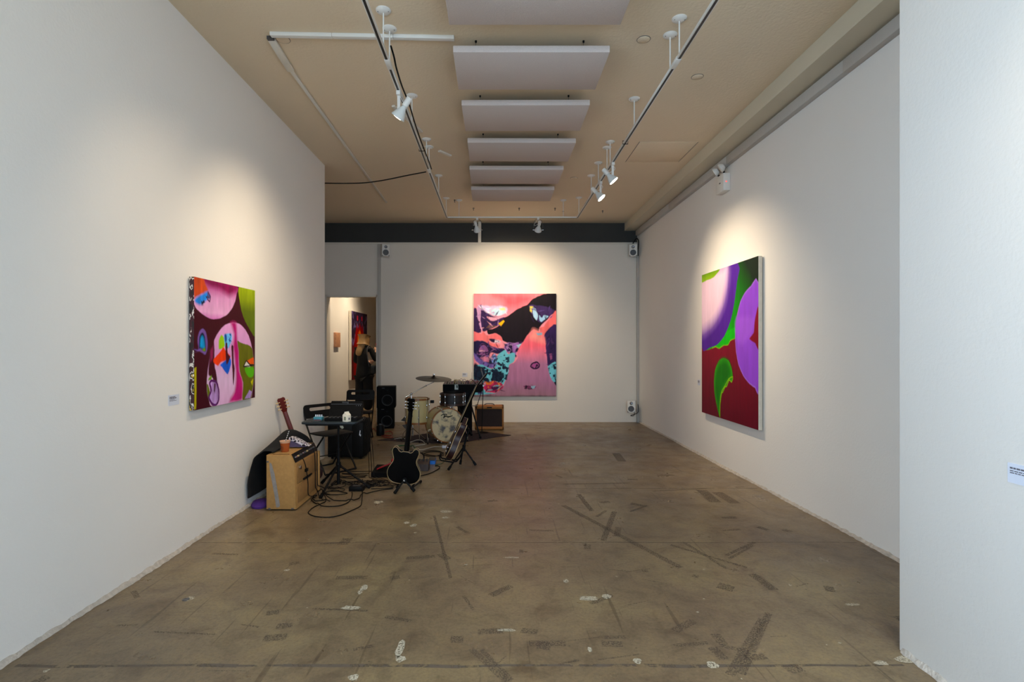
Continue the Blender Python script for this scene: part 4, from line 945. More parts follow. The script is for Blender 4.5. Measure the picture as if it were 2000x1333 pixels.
# ------------------------------------------------------------------ guitars
def orient(root, zdir, front):
    z = Vector(zdir).normalized(); y = -Vector(front); y = (y - z * y.dot(z)).normalized(); x = y.cross(z)
    root.rotation_euler = Matrix((x, y, z)).transposed().to_euler()
DOUBLE = [(0, 0), (.07, .001), (.125, .018), (.162, .056), (.176, .105), (.170, .155), (.146, .20), (.126, .238), (.122, .275), (.134, .318), (.142, .352), (.135, .386), (.112, .400), (.088, .388), (.070, .362), (.046, .352), (.030, .360)]
SINGLE_R = [(0, 0), (.07, .002), (.125, .022), (.158, .062), (.166, .112), (.150, .165), (.124, .21), (.115, .25), (.124, .30), (.130, .345), (.116, .375), (.088, .37), (.066, .340), (.045, .325), (.03, .335)]
SINGLE_L = [(0, 0), (.07, .002), (.125, .022), (.158, .062), (.166, .112), (.150, .165), (.124, .21), (.115, .25), (.124, .30), (.128, .345), (.112, .385), (.075, .405), (.03, .41)]
def guitar(name, label, origin, zdir, front, length, outline_r, outline_l, depth, bodym, backm, neckm, binding=None, sc=1.0, pegs=M_CHROME, bind_r=.0020, edge=True):
    root = thing(name, label, 'guitar', origin); orient(root, zdir, front)
    pr = [(x * sc, z * sc) for x, z in outline_r]; pl_ = [(-x * sc, z * sc) for x, z in outline_l]
    ol = smooth_path([Vector((x, 0, z)) for x, z in pr], 3) + list(reversed(smooth_path([Vector((x, 0, z)) for x, z in pl_[1:]], 3)))
    part('body', lambda bm: prism(bm, [p + Vector((0, -depth / 2, 0)) for p in ol], (0, depth, 0), bev=.006), bodym, root, local=True)
    bt = max(p.z for p in ol)
    if binding:
        for s in (-1, 1):
            part('binding', lambda bm: tube(bm, [p * 1.0 + Vector((0, s * depth / 2, 0)) for p in ol], bind_r, 6, closed=True), binding, root, local=True)
    nj = .33 * sc; hz = length - .17 * (length / 1.0)
    part('neck', lambda bm: rings(bm, [[Vector((w * c, -depth / 2 - .002 + (.0 if s_ < 0 else dd * s_), z)) for c, s_ in ((-1, -1), (1, -1), (.85, .55), (.4, 1), (-.4, 1), (-.85, .55))] for z, w, dd in ((nj - .05, .027, .028), (nj + .1, .026, .024), (hz, .0215, .022))]), neckm, root, local=True)
    fb = part('fretboard', lambda bm: rings(bm, [[Vector((w * a, -depth / 2 - .008 + b2, z)) for a, b2 in ((-1, 0), (1, 0), (1, .007), (-1, .007))] for z, w in ((nj - .07, .029), (hz, .0225))]), M_BLACK, root, local=True)
    if binding and edge:
        for s in (-1, 1): part('edge_binding', lambda bm: tube(bm, [(s * .0295, -depth / 2 - .004, nj - .07), (s * .023, -depth / 2 - .004, hz)], .003, 5), binding, fb, local=True)
    tilt = Matrix.Rotation(R(-14), 3, 'X')
    def H3(x, y, z): return Vector((0, -depth / 2 + .004, hz)) + tilt @ Vector((x, y, z))
    hs = [(-.022, 0), (.022, 0), (.034, .04), (.040, .15), (.026, .165), (0, .158), (-.026, .165), (-.040, .15), (-.034, .04)]
    k_ = length
    hd = part('headstock', lambda bm: prism(bm, [H3(x, .007, z * k_) for x, z in hs], tilt @ Vector((0, -.014, 0)), bev=.002), neckm if neckm is not M_GLOSSB else M_GLOSSB, root, local=True)
    for s in (-1, 1):
        for i in range(3):
            z = (.045 + i * .038) * k_
            part('tuning_peg', lambda bm: (cyl(bm, H3(s * .022, .01, z), H3(s * .046, .01, z), .004, seg=8), ball(bm, H3(s * .054, .010, z), (.010, .005, .008), 10)), pegs, hd, local=True)
    f = -depth / 2
    for z in (.13, .25): part('pickup', lambda bm: box(bm, (0, f - .005, z * sc), (.072, .012, .036), .003), M_CHROME, root, local=True)
    part('bridge', lambda bm: box(bm, (0, f - .008, .085 * sc), (.08, .014, .014), .003), M_CHROME, root, local=True)
    part('tailpiece', lambda bm: box(bm, (0, f - .008, .045 * sc), (.08, .014, .016), .003), M_CHROME, root, local=True)
    for i, (x, z) in enumerate(((.10, .05), (.135, .09), (.085, .09), (.125, .13))):
        part('control_knob', lambda bm: cyl(bm, (x * sc, f, z * sc), (x * sc, f - .014, z * sc), .011, .009, 12), M_BLACK, root, local=True)
    for i in range(6):
        x = (i - 2.5) * .0085
        part('string', lambda bm: tube(bm, [(x, f - .014, .085 * sc), (x * .7, f - .012, hz)], .0009, 4), M_STEEL, root, local=True)
    part('strap_button', lambda bm: cyl(bm, (0, 0, .002), (0, 0, -.012), .006, .008, 10), M_CHROME, root, local=True)
    return root
g1b = P(787, 951, 5.52); g1b.z = .065; g1t = P(804, 776, 5.38)
guitar('electric_guitar', 'black hollow-body guitar with cream edging seen from behind on a stand', g1b, g1t - g1b, (0, 1, .1), (g1t - g1b).length, DOUBLE, DOUBLE, .042, M_GLOSSB, M_GLOSSB, M_GLOSSB, M_CREAM, sc=.97, edge=False)
g2b = P(879, 900, 6.56); g2b.z = .125; g2b.x -= .03; g2t = P(950, 727, 6.50)
M_CHERRY = mat('dark_cherry', (42, 14, 14), .45)
guitar('electric_guitar', 'dark cherry solid guitar with cream edging seen side-on on a stand', g2b, g2t - g2b, (-1, -.12, .3), (g2t - g2b).length, SINGLE_R, SINGLE_L, .078, M_CHERRY, M_CHERRY, M_GLOSSB, M_CREAM, sc=1.28, bind_r=.0040)
g3b = Vector((-1.985, 5.66, .02)); g3t = Vector((-2.262, 5.53, .965))
guitar('electric_guitar', 'red-necked guitar leaning on the left wall behind the black jacket', g3b, g3t - g3b, (-.55, .85, 0), (g3t - g3b).length, SINGLE_R, SINGLE_L, .045, M_CHERRY, M_CHERRY, mat('red_neck', (92, 24, 16), .35), None, sc=.95, pegs=M_CREAM)

def leg_part(root, a, b, r=.009, foot=.013):
    l = part('leg', lambda bm: cyl(bm, a, b, r, seg=10), M_BLACK, root)
    d = (Vector(b) - Vector(a)).normalized()
    part('rubber_foot', lambda bm: cyl(bm, Vector(b) - d * .05, Vector(b) + d * .004, foot, foot * 1.1, 12), M_RUB, l)
# stand of the black guitar
pv = P(790, 938, 5.44)
t = thing('guitar_stand', 'black A-frame stand holding the hollow-body guitar', 'guitar stand', (pv.x, 5.5, 0))
part('pivot', lambda bm: (cyl(bm, pv + Vector((0, -.02, 0)), pv + Vector((0, .03, 0)), .022, seg=16)), M_BLACK, t)
part('pivot_bolt', lambda bm: cyl(bm, pv + Vector((0, -.028, 0)), pv + Vector((0, -.02, 0)), .008, seg=10), M_CHROME, t)
f1 = F(771, 966); f2 = F(809, 962)
for a in (f1, f2): leg_part(t, pv, a + Vector((0, 0, .014)), .010, .015)
leg_part(t, Vector((pv.x - .085, 5.46, .034)), Vector((pv.x - .12, 5.78, .014)), .009, .013)
leg_part(t, Vector((pv.x + .085, 5.46, .034)), Vector((pv.x + .12, 5.78, .014)), .009, .013)
for s in (-1, 1): part('cradle_arm', lambda bm: tube(bm, [pv + Vector((s * .06, .04, -.10)), Vector((pv.x + s * .08, 5.49, .045)), Vector((pv.x + s * .08, 5.60, .045)), Vector((pv.x + s * .08, 5.62, .085))], .010, 8, smooth=3), M_RUB, t)
# stand of the cherry guitar
hb = P(905, 874, 6.60)
t = thing('guitar_stand', 'black tripod stand holding the dark cherry guitar', 'guitar stand', (hb.x, hb.y, 0))
top = P(916, 838, 6.62)
part('column', lambda bm: cyl(bm, hb + Vector((-.01, 0, -.05)), top, .012, seg=12), M_BLACK, t)
part('collar', lambda bm: cyl(bm, hb + Vector((0, 0, -.05)), hb + Vector((.01, 0, .03)), .02, seg=12), M_BLACK, t)
for (x, y) in ((876, 920), (899, 909), (929, 911)): leg_part(t, hb, F(x, y) + Vector((0, 0, .016)), .010, .015)
part('yoke', lambda bm: tube(bm, [top + Vector((-.02, -.05, 0)), top + Vector((-.01, -.03, -.01)), top, top + Vector((-.01, .03, -.01)), top + Vector((-.02, .05, 0))], .009, 8, smooth=3), M_RUB, t)
for s in (-1, 1): part('cradle_arm', lambda bm: tube(bm, [hb + Vector((.0, s * .02, -.03)), Vector((g2b.x + .115, 6.58 + s * .05, g2b.z - .055)), Vector((g2b.x - .03, g2b.y + s * .06, g2b.z - .045)), Vector((g2b.x - .085, g2b.y + s * .06, g2b.z - .03)), Vector((g2b.x - .095, g2b.y + s * .06, g2b.z + .03))], .009, 8, smooth=3), M_RUB, t)

# ------------------------------------------------------------------ folding chairs
def folding_chair(label, loc, ang):
    t = thing('folding_chair', label, 'chair', loc, 'black folding chairs', rot=(0, 0, ang))
    w = .215
    pol = [(-.20, -.14), (.20, -.14), (.215, .02), (.19, .17), (.13, .22), (-.13, .22), (-.19, .17), (-.215, .02)]
    part('seat', lambda bm: prism(bm, [(x, y, .445) for x, y in pol], (0, 0, .018), bev=.005), M_BLACK, t, local=True)
    # backrest: plate with a long hand slot
    bt = Matrix.Rotation(R(-14), 3, 'X')
    def B(x, y, z): return Vector((0, -.205, .62)) + Matrix.Rotation(R(12), 3, 'X') @ Vector((x, y, z))
    outer = rrect(.44, .165, .035, 4); inner = rrect(.30, .04, .019, 4)
    def plate(bm):
        N = len(outer)
        vo = [[bm.verts.new(B(x, yy, z + .085)) for x, z in outer] for yy in (-.007, .007)]
        vi = [[bm.verts.new(B(x, yy, z + .11)) for x, z in inner] for yy in (-.007, .007)]
        for i in range(N):
            j = (i + 1) % N
            bm.faces.new((vo[0][i], vo[0][j], vi[0][j], vi[0][i])); bm.faces.new((vo[1][i], vi[1][i], vi[1][j], vo[1][j]))
            bm.faces.new((vo[0][i], vo[1][i], vo[1][j], vo[0][j])); bm.faces.new((vi[0][i], vi[0][j], vi[1][j], vi[1][i]))
    part('backrest', plate, M_BLACK, t, local=True)
    for s in (-1, 1):
        part('front_leg', lambda bm: tube(bm, [B(s * w, 0, .14), B(s * w, 0, 0), (s * w, -.10, .42), (s * w, .20, .012)], .010, 8, smooth=2), M_BLACK, t, local=True)
        part('rear_leg', lambda bm: tube(bm, [(s * (w - .022), .13, .438), (s * (w - .022), -.05, .25), (s * (w - .022), -.24, .012)], .010, 8), M_BLACK, t, local=True)
    part('floor_bar', lambda bm: cyl(bm, (-w, .20, .012), (w, .20, .012), .010, seg=8), M_BLACK, t, local=True)
    part('floor_bar', lambda bm: cyl(bm, (-w + .022, -.24, .012), (w - .022, -.24, .012), .010, seg=8), M_BLACK, t, local=True)
    part('stretcher', lambda bm: cyl(bm, (-w + .02, -.12, .16), (w - .02, -.12, .16), .006, seg=8), M_BLACK, t, local=True)
    return t
folding_chair('black folding chair close to the left wall, beside the tall-stand table', (-1.985, 6.36, 0), R(-128))
folding_chair('black folding chair behind the table, before the doorway', (-2.18, 8.35, 0), R(-176))

# ------------------------------------------------------------------ tripod table with mixer keyboard
base = Vector((-1.675, 5.62, 0))
M_TEAL = mat('dark_teal_board', (20, 32, 38), .5)
t = thing('tripod_table', 'dark tripod stand with a flat board top by the tweed amplifier', 'table', base)
part('board', lambda bm: prism(bm, [(base.x + x, base.y - .14 + y, .712) for x, y in rrect(.56, .40, .04)], (0, 0, .022), bev=.004), M_TEAL, t)
part('board_rim', lambda bm: prism(bm, [(base.x + x, base.y - .14 + y, .695) for x, y in rrect(.50, .34, .03)], (0, 0, .018)), M_BLACK, t)
part('column', lambda bm: (cyl(bm, base + Vector((0, 0, .03)), base + Vector((0, 0, .40)), .017, seg=14), cyl(bm, base + Vector((0, 0, .40)), base + Vector((0, 0, .70)), .012, seg=14)), M_BLACK, t)
part('collar', lambda bm: cyl(bm, base + Vector((0, 0, .20)), base + Vector((0, 0, .26)), .026, seg=14), M_BLACK, t)
for (x, y) in ((626, 975), (722, 955), (629, 946)):
    q = F(x, y); leg_part(t, base + Vector((0, 0, .235)), q + Vector((0, 0, .014)), .012, .016)
# synth with raised panel
sy0 = 5.58
M_STRIP = mat('panel_strip', (44, 44, 46), .45)
t = thing('synthesizer', 'black synthesizer with raised back panel standing on the tripod table', 'synthesizer', (-1.59, 5.55, .734))
x0, x1 = P(646.5, 800, sy0).x, P(708, 800, sy0).x
part('base_unit', lambda bm: span(bm, (x0, 5.36, .735), (x1, sy0, .765), .004), M_MATTE, t)
pn = part('back_panel', lambda bm: prism(bm, [(x0, 5.50, .765), (x0, sy0 + .03, .765), (x0, sy0 + .045, .905), (x0, sy0 + .02, .915), (x0, sy0 + .0, .900)], (x1 - x0, 0, 0), bev=.003), M_MATTE, t)
part('label_strip', lambda bm: prism(bm, [(x0 + .004, 5.5785, .855), (x0 + .004, 5.5775, .888)] + [(x1 - .004, 5.5775, .888), (x1 - .004, 5.5785, .855)], (0, -.010, 0)), M_STRIP, t)
text_part('nameplate', 'moog', .030, M_STEEL, Matrix.Translation(((x0 + x1) / 2 - .01, sy0 - .016, .905)) @ Matrix.Rotation(R(90), 4, 'X') , t)
for k in range(3): part('panel_knob', lambda bm: cyl(bm, (x1 - .06 + k * .022, 5.566, .87), (x1 - .06 + k * .022, 5.558, .87), .004, seg=8), M_STEEL, t)
for k in range(14):
    xx = x0 + .02 + k * (x1 - x0 - .04) / 14
    part('key', lambda bm: span(bm, (xx, 5.37, .7655), (xx + .018, 5.47, .771), .001), M_GREY if k % 2 else M_BLACK, t)
# milk carton
M_CART = mat('carton_white', (232, 226, 208), .5)
cq = Vector((P(682, 820, 5.42).x, 5.33, .7345))
t = thing('milk_carton', 'small white gable-top milk carton on the tripod table', 'carton', cq, rot=(0, 0, R(-28)))
part('carton_body', lambda bm: box(bm, (0, 0, .034), (.058, .058, .068), .0015), M_CART, t, local=True)
part('gable_top', lambda bm: prism(bm, [(-.029, -.029, .068), (.029, -.029, .068), (.003, -.029, .09), (.003, -.029, .101), (-.003, -.029, .101), (-.003, -.029, .09)], (0, .058, 0)), M_CART, t, local=True)
part('spout_cap', lambda bm: cyl(bm, (-.016, 0, .078), (-.024, 0, .088), .010, seg=14), M_CREAM, t, local=True)
part('print_panel', lambda bm: box(bm, (.004, -.0295, .034), (.022, .001, .036)), mat('carton_green', (122, 130, 104), .6), t, local=True)
part('print_panel', lambda bm: box(bm, (.0295, .004, .03), (.001, .020, .020)), M_INK, t, local=True)
# small blue pedal with white knobs on the left of the board
q = P(627, 821, 5.5)
t = thing('effects_pedal', 'small turquoise pedal with white knobs on the tripod table', 'pedal', (q.x, 5.42, .7345))
part('case', lambda bm: span(bm, (q.x - .042, 5.39, .735), (q.x + .042, 5.47, .772), .004), mat('turquoise', (58, 130, 148), .4), t)
for k in range(4): part('knob', lambda bm: cyl(bm, (q.x - .03 + k * .02, 5.43, .772), (q.x - .03 + k * .02, 5.43, .792), .007, .006, 10), M_PAPER, t)
part('red_stripe', lambda bm: span(bm, (q.x - .036, 5.3885, .739), (q.x + .036, 5.3905, .746)), mat('stripe_maroon', (110, 40, 60), .5), t)
q = P(606, 822, 5.5)
tag(part('folded_leaflet', lambda bm: prism(bm, [(q.x + .07, 5.33, .7345), (q.x + .15, 5.31, .7345), (q.x + .16, 5.37, .7345), (q.x + .08, 5.39, .7345)], (0, 0, .006)), M_GREY), 'dark folded leaflet lying on the left end of the tripod table', 'leaflet')

# ------------------------------------------------------------------ black cabinet with stickers
cx0, cx1 = -2.215, -1.74
t = thing('speaker_cabinet', 'black floor speaker cabinet with white stickers behind the tripod table', 'speaker', (-1.98, 7.2, 0))
part('cabinet', lambda bm: span(bm, (cx0, 6.95, .03), (cx1, 7.35, .505), .012), M_MATTE, t)
part('grille', lambda bm: span(bm, (cx0 + .03, 6.938, .06), (cx1 - .15, 6.952, .475), .004), M_BLACK, t)
part('side_panel', lambda bm: span(bm, (cx1 - .145, 6.938, .05), (cx1 - .012, 6.952, .485), .004), M_GREY if 0 else M_BLACK, t)
for x in (cx0 + .05, cx1 - .05):
    for y in (7.0, 7.3): part('castor', lambda bm: (cyl(bm, (x - .012, y, .018), (x + .012, y, .018), .018, seg=12)), M_RUB, t)
M_STK = mat('sticker', (176, 186, 178), .5)
a = lambda px, py: P(590 + px / 8.887, 750 + py / 8.887, 6.937)
part('sticker', lambda bm: prism(bm, [a(*p) for p in ((640, 780), (650, 690), (690, 675), (725, 770), (690, 785), (680, 765), (660, 778))], (0, -.0012, 0)), M_STK, t)
part('sticker', lambda bm: prism(bm, [a(*p) for p in ((712, 815), (770, 812), (770, 835), (712, 838))], (0, -.0012, 0)), M_STK, t)
part('sticker', lambda bm: prism(bm, [a(*p) for p in ((990, 895), (1003, 810), (1015, 812), (1004, 900))], (0, -.0012, 0)), M_PAPER, t)
part('sticker', lambda bm: prism(bm, [a(*p) for p in ((1008, 880), (1022, 878), (1020, 912), (1006, 912))], (0, -.0012, 0)), M_PAPER, t)
part('handle', lambda bm: tube(bm, [(-2.08, 7.15, .505), (-2.07, 7.15, .53), (-1.89, 7.15, .53), (-1.88, 7.15, .505)], .011, 8, smooth=3), M_RUB, t)

# ------------------------------------------------------------------ rug under the drums
M_RUG = bpy.data.materials.new('patterned_rug'); M_RUG.use_nodes = True
nt = M_RUG.node_tree; b = nt.nodes['Principled BSDF']; b.inputs['Roughness'].default_value = .95; tcn = nt.nodes.new('ShaderNodeTexCoord')
ck = nt.nodes.new('ShaderNodeTexChecker'); ck.inputs['Scale'].default_value = 26; ck.inputs['Color1'].default_value = (*lin((58, 34, 32)), 1); ck.inputs['Color2'].default_value = (*lin((30, 26, 32)), 1)
nt.links.new(tcn.outputs['Object'], ck.inputs[0]); nt.links.new(ck.outputs[0], b.inputs['Base Color'])
rc = [F(998, 851), F(880, 868), F(737, 861), F(900, 839)]
rug = tag(part('patterned_rug', lambda bm: prism(bm, [Vector((p.x, p.y, .0005)) for p in rc], (0, 0, .007)), M_RUG), 'dark patterned rug lying under the drum kit', 'rug')

# ------------------------------------------------------------------ drum kit
M_SHELL = mat('cream_shell', (196, 178, 126), .35, var=.06, scale=6)
M_HOOP = mat('orange_hoop', (140, 84, 36), .35, var=.15, scale=15)
M_DHOOP = mat('dark_hoop', (52, 30, 22), .4)
M_DSHELL = mat('dark_wood_shell', (18, 12, 12), .55, var=.25, scale=12)
M_HEAD = bpy.data.materials.new('worn_drumhead'); M_HEAD.use_nodes = True
nt = M_HEAD.node_tree; b = nt.nodes['Principled BSDF']; b.inputs['Roughness'].default_value = .6; tcn = nt.nodes.new('ShaderNodeTexCoord'); nn = nt.nodes.new('ShaderNodeTexNoise'); nn.inputs['Scale'].default_value = 11; nn.inputs['Detail'].default_value = 7
rp = nt.nodes.new('ShaderNodeValToRGB'); rp.color_ramp.elements[0].color = (*lin((92, 90, 92)), 1); rp.color_ramp.elements[0].position = .36; rp.color_ramp.elements[1].color = (*lin((208, 192, 152)), 1); rp.color_ramp.elements[1].position = .52
nt.links.new(tcn.outputs['Object'], nn.inputs[0]); nt.links.new(nn.outputs[0], rp.inputs[0]); nt.links.new(rp.outputs[0], b.inputs['Base Color'])

RG = .0075
bc = Vector((P(875, 835, 8.12).x, 8.10, .2705 + RG)); br = .255
ax = Vector((.40, -1, 0)).normalized()        # drum axis, front head toward the viewer's right
bd = thing('bass_drum', 'cream bass drum with worn white head and orange hoop', 'bass drum', (bc.x, bc.y + .17, RG))
Q = Matrix((Vector((-ax.y, ax.x, 0)) * 1, Vector((0, 0, 1)), ax)).transposed()
if Q.determinant() < 0: Q = Matrix((Vector((ax.y, -ax.x, 0)), Vector((0, 0, 1)), ax)).transposed()
def D3(x, y, z): return bc + Q @ Vector((x, y, z))
part('shell', lambda bm: lathe(bm, [(br - .012, -.36), (br, -.36), (br, -.02), (br - .012, -.02)], 48, bc, Q=Q), M_SHELL, bd)
for z in (-.012, -.368):
    part('hoop', lambda bm: lathe(bm, [(br - .004, z - .014), (br + .012, z - .014), (br + .012, z + .014), (br - .004, z + .014), (br - .004, z - .014)], 48, bc, Q=Q), M_HOOP, bd)
hd = part('front_head', lambda bm: lathe(bm, [(.001, -.006), (br - .006, -.006), (br - .004, -.012), (.001, -.012)], 48, bc, Q=Q), M_HEAD, bd)
part('rear_head', lambda bm: lathe(bm, [(.001, -.372), (br - .006, -.372), (br - .004, -.366), (.001, -.366)], 48, bc, Q=Q), M_HEAD, bd)
# hand-written maker's script on the head
def S2(px, py):   # crop(860..960, 730..830 x13.33) -> head plane
    x = (860 + px / 13.33 - 876) / 66 * .515 * 1.10; z = -(730 + py / 13.33 - 835) / 66 * .515
    return D3(x, z, -.0045)
for st in ([(45, 1140), (80, 1112), (140, 1104), (185, 1112), (175, 1140), (140, 1165), (115, 1190), (108, 1210)], [(140, 1120), (130, 1150), (112, 1205)], [(160, 1165), (190, 1170), (215, 1160), (225, 1185), (205, 1195), (235, 1180), (255, 1165), (265, 1185), (285, 1160), (300, 1165), (330, 1145)]):
    part('script_stroke', lambda bm: tube(bm, [S2(*p) for p in st], .006, 5, smooth=4), M_BLACK, hd)
for st in ([(355, 1275), (375, 1268), (360, 1290)], [(395, 1260), (405, 1285), (420, 1275), (445, 1272)]):
    part('badge_stroke', lambda bm: tube(bm, [S2(*p) for p in st], .004, 5, smooth=3, flat=.3), M_INK, hd)
for k in range(8):
    a = math.pi / 8 + k * math.pi / 4
    def E3(r, z): return D3(r * math.cos(a), r * math.sin(a), z)
    part('tension_rod', lambda bm: (cyl(bm, E3(br + .022, -.38), E3(br + .022, .0), .0032, seg=6), cyl(bm, E3(br + .005, -.19), E3(br + .03, -.19), .010, seg=8), box(bm, E3(br + .012, .004), (.018, .018, .012))), M_CHROME, bd)
for s in (-1, 1):
    p0 = D3(s * (br - .015), -.06, -.10); side = Q @ Vector((s, 0, 0))
    pe_ = p0 + side * .075 + ax * .10; pe_.z = RG + .012
    sp = part('spur', lambda bm: tube(bm, [p0, p0 + side * .06 + Vector((0, 0, -.03)), pe_ + Vector((0, 0, .08)), pe_], .007, 8, smooth=3), M_CHROME, bd)
    part('rubber_tip', lambda bm: cyl(bm, pe_ + Vector((0, 0, .02)), pe_ + Vector((0, 0, -.012)), .010, seg=10), M_RUB, sp)

def drum(name, label, cat, c, r, z0, z1, shellm, hoopm, nl=8, lugm=M_CHROME, axis=(0, 0, 1)):
    t = thing(name, label, cat, (c[0], c[1], z0))
    o = Vector((c[0], c[1], z0)); d = Vector(axis).normalized(); h = z1 - z0; Q2 = frame_of(d)
    part('shell', lambda bm: lathe(bm, [(r - .01, .01), (r, .01), (r, h - .01), (r - .01, h - .01)], 40, o, Q=Q2), shellm, t)
    for z in (.0, h - .03):
        part('hoop', lambda bm: lathe(bm, [(r - .002, z), (r + .010, z), (r + .010, z + .03), (r - .002, z + .03), (r - .002, z)], 40, o, Q=Q2), hoopm, t)
    part('batter_head', lambda bm: lathe(bm, [(.001, h - .012), (r - .004, h - .012), (r - .002, h - .02), (.001, h - .02)], 40, o, Q=Q2), M_MATTE if hoopm is not M_HOOP else M_HEAD, t)
    part('resonant_head', lambda bm: lathe(bm, [(.001, .006), (r - .004, .006), (r - .002, .012), (.001, .012)], 40, o, Q=Q2), M_HEAD, t)
    for k in range(nl):
        a = .25 + k * 2 * math.pi / nl
        def E(rr, z): return o + Q2 @ Vector((rr * math.cos(a), rr * math.sin(a), z))
        part('tension_rod', lambda bm: cyl(bm, E(r + .014, .0), E(r + .014, h), .003, seg=6), lugm, t)
        for z in (h * .25, h * .72): part('lug', lambda bm: box(bm, E(r + .010, z), (.014, .014, .03), .003), lugm, t)
    return t, o
fc = (P(815, 800, 8.35).x, 8.35)
ft, fo = drum('floor_tom', 'cream floor tom with orange hoops standing behind the black guitar', 'floor tom', fc, .178, .275, .675, M_SHELL, M_HOOP, 8)
for a in (.9, 2.9, 5.0):
    d = Vector((math.cos(a), math.sin(a), 0)); b0 = Vector((fc[0], fc[1], 0)) + d * .195
    l = part('leg', lambda bm: tube(bm, [b0 + Vector((0, 0, .52)), b0 + Vector((0, 0, .16)), b0 + d * .05 + Vector((0, 0, .10)), b0 + d * .05 + Vector((0, 0, RG + .01))], .006, 8), M_CHROME, ft)
    part('rubber_foot', lambda bm: cyl(bm, b0 + d * .05 + Vector((0, 0, RG + .03)), b0 + d * .05 + Vector((0, 0, RG + .001)), .010, .014, 10), M_RUB, l)
q = P(804, 813, 8.17)
part('leg_bracket', lambda bm: lathe(bm, [(.001, .02), (.014, .018), (.022, .008), (.022, 0)], 16, q, (-.2, -1, 0)), M_CHROME, ft)
part('clamp_block', lambda bm: box(bm, P(844, 785, 8.3), (.06, .05, .045), .006), M_BLACK, ft)
# dark rack tom over the bass drum
rt, ro = drum('rack_tom', 'dark wooden rack tom with chrome lugs above the bass drum', 'tom', (P(884, 782, 8.45).x, 8.45), .192, .552, .748, M_DSHELL, M_DHOOP, 8)
part('mount_post', lambda bm: cyl(bm, (ro.x, ro.y - .06, .50), (ro.x, ro.y - .06, .56), .014, seg=12), M_CHROME, rt)
# ride cymbal and its stand
cc = P(847, 739, 8.35); tip = P(853, 744, 8.35)
t = thing('cymbal', 'large dark cymbal tilted above the cream floor tom', 'cymbal', cc)
Qc = frame_of(Vector((.06, -.10, 1)))
part('cymbal_disc', lambda bm: lathe(bm, [(.001, .030), (.02, .028), (.05, .008), (.15, .001), (.283, -.012), (.283, -.0145), (.15, -.002), (.05, .004), (.001, .022)], 56, cc, Q=Qc), mat('dark_bronze', (18, 15, 13), .45, .3), t)
part('felt_washer', lambda bm: lathe(bm, [(.001, .044), (.016, .044), (.018, .030), (.001, .030)], 14, cc, Q=Qc), M_MATTE, t)
part('wing_nut', lambda bm: (cyl(bm, cc + Vector((0, 0, .04)), cc + Vector((0, 0, .065)), .005, seg=8), box(bm, cc + Vector((0, 0, .06)), (.03, .005, .012), .001)), M_CHROME, t)
ps = P(803, 770, 8.25); gy = Vector((ps.x + .035, 8.2, RG))
t = thing('cymbal_stand', 'chrome boom stand carrying the dark cymbal', 'cymbal stand', gy)
part('tube', lambda bm: (cyl(bm, (gy.x, gy.y, .10), (gy.x - .015, gy.y + .02, .55), .012, seg=12), cyl(bm, (gy.x - .015, gy.y + .02, .55), ps, .009, seg=12)), M_CHROME, t)
jt = P(832, 754, 8.33)
part('boom', lambda bm: (cyl(bm, ps + (ps - jt) * .35, jt, .008, seg=10), cyl(bm, jt, tip, .006, seg=10), cyl(bm, tip, cc + Vector((0, 0, .01)), .005, seg=10)), M_CHROME, t)
part('joint', lambda bm: ball(bm, ps, .022, 12), M_CHROME, t)
part('joint', lambda bm: ball(bm, jt, .014, 12), M_CHROME, t)
part('joint', lambda bm: ball(bm, tip, .014, 12), M_CHROME, t)
part('counterweight', lambda bm: cyl(bm, ps + (ps - jt) * .22, ps + (ps - jt) * .36, .018, seg=12), M_CHROME, t)
for a in (.6, 2.7, 4.6):
    d = Vector((math.cos(a), math.sin(a), 0))
    l = part('leg', lambda bm: cyl(bm, (gy.x, gy.y, .22), Vector((gy.x, gy.y, RG + .012)) + d * .22, .007, seg=8), M_CHROME, t)
    part('rubber_foot', lambda bm: ball(bm, Vector((gy.x, gy.y, RG + .014)) + d * .22, .012, 10), M_RUB, l)
# dark folded easel left of the floor tom
eb = P(792, 846, 8.62)
t = thing('folding_easel', 'dark grey folding easel with two panels beside the cream floor tom', 'easel', (eb.x, 8.62, 0))
for pts in ([(783, 822), (798, 806), (800, 826)], [(785, 831), (802, 828), (799, 846)]):
    part('panel', lambda bm: prism(bm, [P(x, y, 8.62) for x, y in pts], (.02, .02, 0)), M_GREY, t)
part('leg', lambda bm: cyl(bm, P(797, 810, 8.65), (P(798, 850, 8.65).x, 8.65, .008), .008, seg=8), M_BLACK, t)
part('leg', lambda bm: cyl(bm, P(797, 810, 8.65), (P(792, 850, 8.75).x, 8.78, .001), .008, seg=8), M_BLACK, t)

